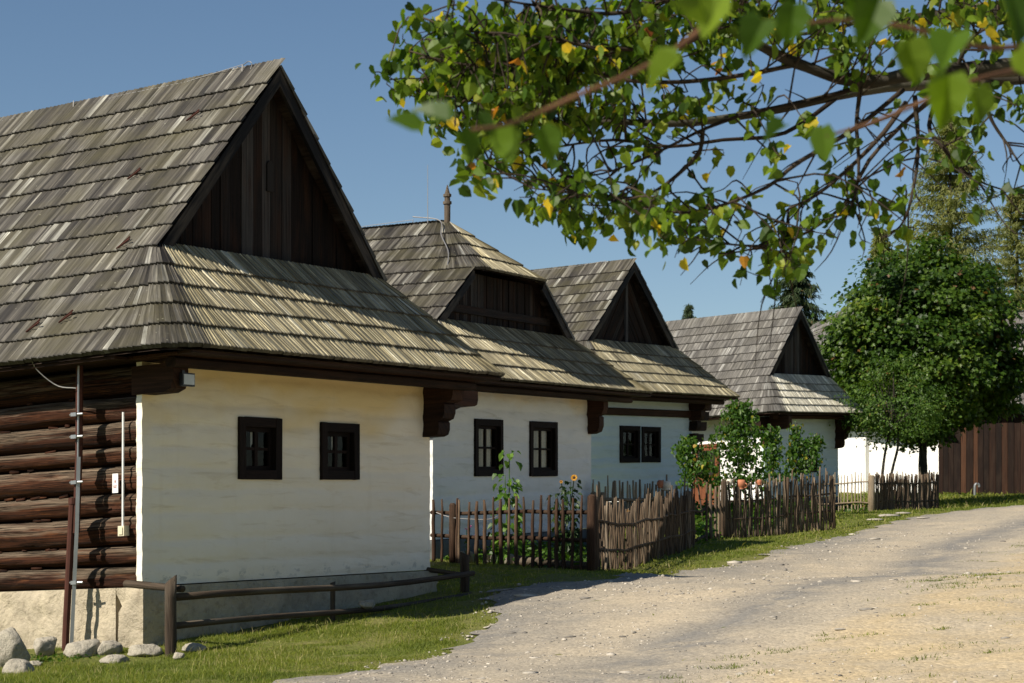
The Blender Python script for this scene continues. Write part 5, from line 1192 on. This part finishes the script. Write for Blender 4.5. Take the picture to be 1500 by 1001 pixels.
# ------------------------------------------------------------------ grass and gravel
def in_house(p):
    m = np.zeros(len(p),bool)
    for h in (h1,h2,h3,h4):
        q = (np.c_[p,np.zeros(len(p))]-h.org)@h.R.T; m |= (q[:,0]>-.06)&(q[:,0]<h.W+.06)&(q[:,1]>-.1)&(q[:,1]<h.L)
    return m
def blades(p, h, wdt, seed, dry):
    k = len(p); z = gzz(p)-.01; a = rng.random(k)*6.283; w = wdt*rng.uniform(.6,1.3,k); ln = rng.normal(0,.45,(k,2))*h[:,None]
    d = np.stack([np.cos(a),np.sin(a)],1)*w[:,None]*.5
    A = np.c_[p-d,z]; B = np.c_[p+d,z]; C = np.c_[p+ln*.35+d*.55, z+h*.62]; D = np.c_[p+ln*.35-d*.55, z+h*.62]; T = np.c_[p+ln, z+h*rng.uniform(.85,1.05,k)]
    V = np.stack([A,B,C,D,T],1).reshape(-1,3); bs = np.arange(k)*5
    tone = np.clip(.30+.45*(fbm(p*.9,seed)-.5)*1.6+rng.normal(.10,.16,k)+dry,0,1)
    t = np.repeat(np.stack([tone,rng.random(k),rng.random(k)],1)[:,None],5,1).reshape(-1,3)
    return V, np.stack([bs,bs+1,bs+2,bs+3],1), np.stack([bs+3,bs+2,bs+4],1), t
gm = MB()
def sow(x0,x1,y0,y1,n,hm,wd,seed):
    p = np.stack([rng.uniform(x0,x1,n), rng.uniform(y0,y1,n)],1)
    vis = np.abs(p[:,0]/p[:,1]) < .275; p = p[vis]; f = road_f(p); keep = (rng.random(len(p)) < np.clip(.66-f*1.5+(fbm(p*3.1,33)-.5)*1.6,0,1)) & ~in_house(p)
    p = p[keep]; f = f[keep]; d = fbm(p*2.1,seed+4); k2 = rng.random(len(p)) < np.clip((d-.27)*3.4,.03,1); p = p[k2]; f = f[k2]
    h = hm*(.35+1.0*fbm(p*1.3,seed+2))*rng.uniform(.6,1.3,len(p))*np.clip(1-(f+.3)*.9,.35,1); tall = rng.random(len(p))<.025; h[tall]*=2.1
    V,q,tr,t = blades(p,h,wd,seed,np.where(tall,.45,np.clip((f+.35)*.5,0,.28)))
    gm.add(V,q,t); gm.f.append(tr+gm.n-len(V)); gm.mi.append(0)
sow(-4.6,-.5,13.5,20.5,170000,.040,.0060,5); sow(-2.5,4.5,19.5,28.6,110000,.042,.009,6); sow(0,9,27,40,90000,.05,.015,7); sow(3,15,38,58,70000,.06,.026,8); sow(9,19,54,72,24000,.12,.045,9)
tag(gm.build('grass','grass'), kind='stuff')
# isolated tufts on the sandy shoulder
tm = MB(); cs = np.stack([rng.uniform(.6,9,1500), 12.5+rng.random(1500)**1.3*22],1); cs = cs[(road_f(cs)>.3)&(cs[:,0] > band(_gc,cs[:,1])-.25)&(np.abs(cs[:,0]/cs[:,1])<.275)]
cs = cs[rng.random(len(cs)) < np.clip((fbm(cs*1.3,91)-.38)*4,0.05,1)]
for c in cs:
    k = int(rng.integers(10,60)); s = rng.uniform(.02,.10); p = c+rng.normal(0,1,(k,2))*np.array([s*1.8,s*.8]); V,q,tr,t = blades(p,rng.uniform(.028,.055,k),.011,3,.0); tm.add(V,q,t); tm.f.append(tr+tm.n-len(V)); tm.mi.append(0)
tag(tm.build('grass_tufts','grass'), kind='stuff')
# loose gravel
pm = MB(); n = 28000; yy = 12.5+(rng.random(n)**1.6)*26; p = np.stack([rng.uniform(-.28,.28,n)*yy, yy],1); f = road_f(p)
w = np.clip((f+.25)*4,0,1)*np.clip((fbm(p*1.1,77)-.34)*4,.10,1)*np.clip(1.35-np.abs(f-.35)*.35,.35,1); p = p[(rng.random(n)<w)&~in_house(p)]; k=len(p)
v,ff = ICO1; s = np.exp(rng.normal(math.log(.0080),.50,k))*np.clip(p[:,1]/17,.9,1.5); big = rng.random(k)<.012; s[big] *= rng.uniform(2.5,6.0,big.sum()); sc = s[:,None]*rng.uniform(.6,1.3,(k,3))*np.where(big,.22,.6)[:,None]**np.array([0,0,1]); ang = rng.random(k)*6.28
q = v[None]*sc[:,None]*(1+rng.normal(0,.12,(k,len(v),1))); c,sn = np.cos(ang)[:,None],np.sin(ang)[:,None]
q = np.stack([q[...,0]*c-q[...,1]*sn, q[...,0]*sn+q[...,1]*c, q[...,2]],2)+np.c_[p,gzz(p)+.012][:,None]
pm.add(q.reshape(-1,3), (np.arange(k)[:,None,None]*len(v)+ff[None]).reshape(-1,3), np.repeat(np.c_[rng.random(k),rng.random(k),np.zeros(k)],len(v),0)); tag(pm.build('gravel','pebble',smooth=True), kind='stuff')

# ------------------------------------------------------------------ light, sky, camera
travel = h1.R.T@unit((1.14,-.38,-1.0))
sun = bpy.data.lights.new('sun','SUN'); sun.energy = 5.0; sun.angle = math.radians(.53); sun.color = (1,.92,.79)
so = bpy.data.objects.new('sun', sun); COL.objects.link(so); so.rotation_euler = Vector(travel).to_track_quat('-Z','Y').to_euler()
w = bpy.data.worlds.new('World'); SC.world = w; w.use_nodes = True; nt = w.node_tree; bg = nt.nodes['Background']
sk = nt.nodes.new('ShaderNodeTexSky'); sk.sky_type = 'NISHITA'; sk.sun_disc = False
sk.sun_elevation = math.asin(-travel[2]); sk.sun_rotation = math.atan2(-travel[0], -travel[1]); sk.altitude = 600; sk.air_density = 1.0; sk.dust_density = .25; sk.ozone_density = 1.1
hs = nt.nodes.new('ShaderNodeHueSaturation'); hs.inputs['Saturation'].default_value = 1.10; nt.links.new(sk.outputs[0], hs.inputs['Color']); nt.links.new(hs.outputs[0], bg.inputs[0]); bg.inputs[1].default_value = .061
cam = bpy.data.cameras.new('camera'); co = bpy.data.objects.new('camera', cam); COL.objects.link(co); SC.camera = co
cam.sensor_width = 36; cam.lens = 70.0; cam.shift_y = (YH-500.5)/1500; cam.clip_end = 2000; cam.clip_start = .05
co.rotation_euler = (math.radians(90),0,0)
cam.dof.use_dof = True; cam.dof.focus_distance = 21; cam.dof.aperture_fstop = 6.7
SC.view_settings.view_transform = 'Standard'; SC.view_settings.look = 'None'; SC.view_settings.exposure = 0.50; SC.view_settings.gamma = 1.0
SC.cycles.max_bounces = 8; SC.cycles.transparent_max_bounces = 12
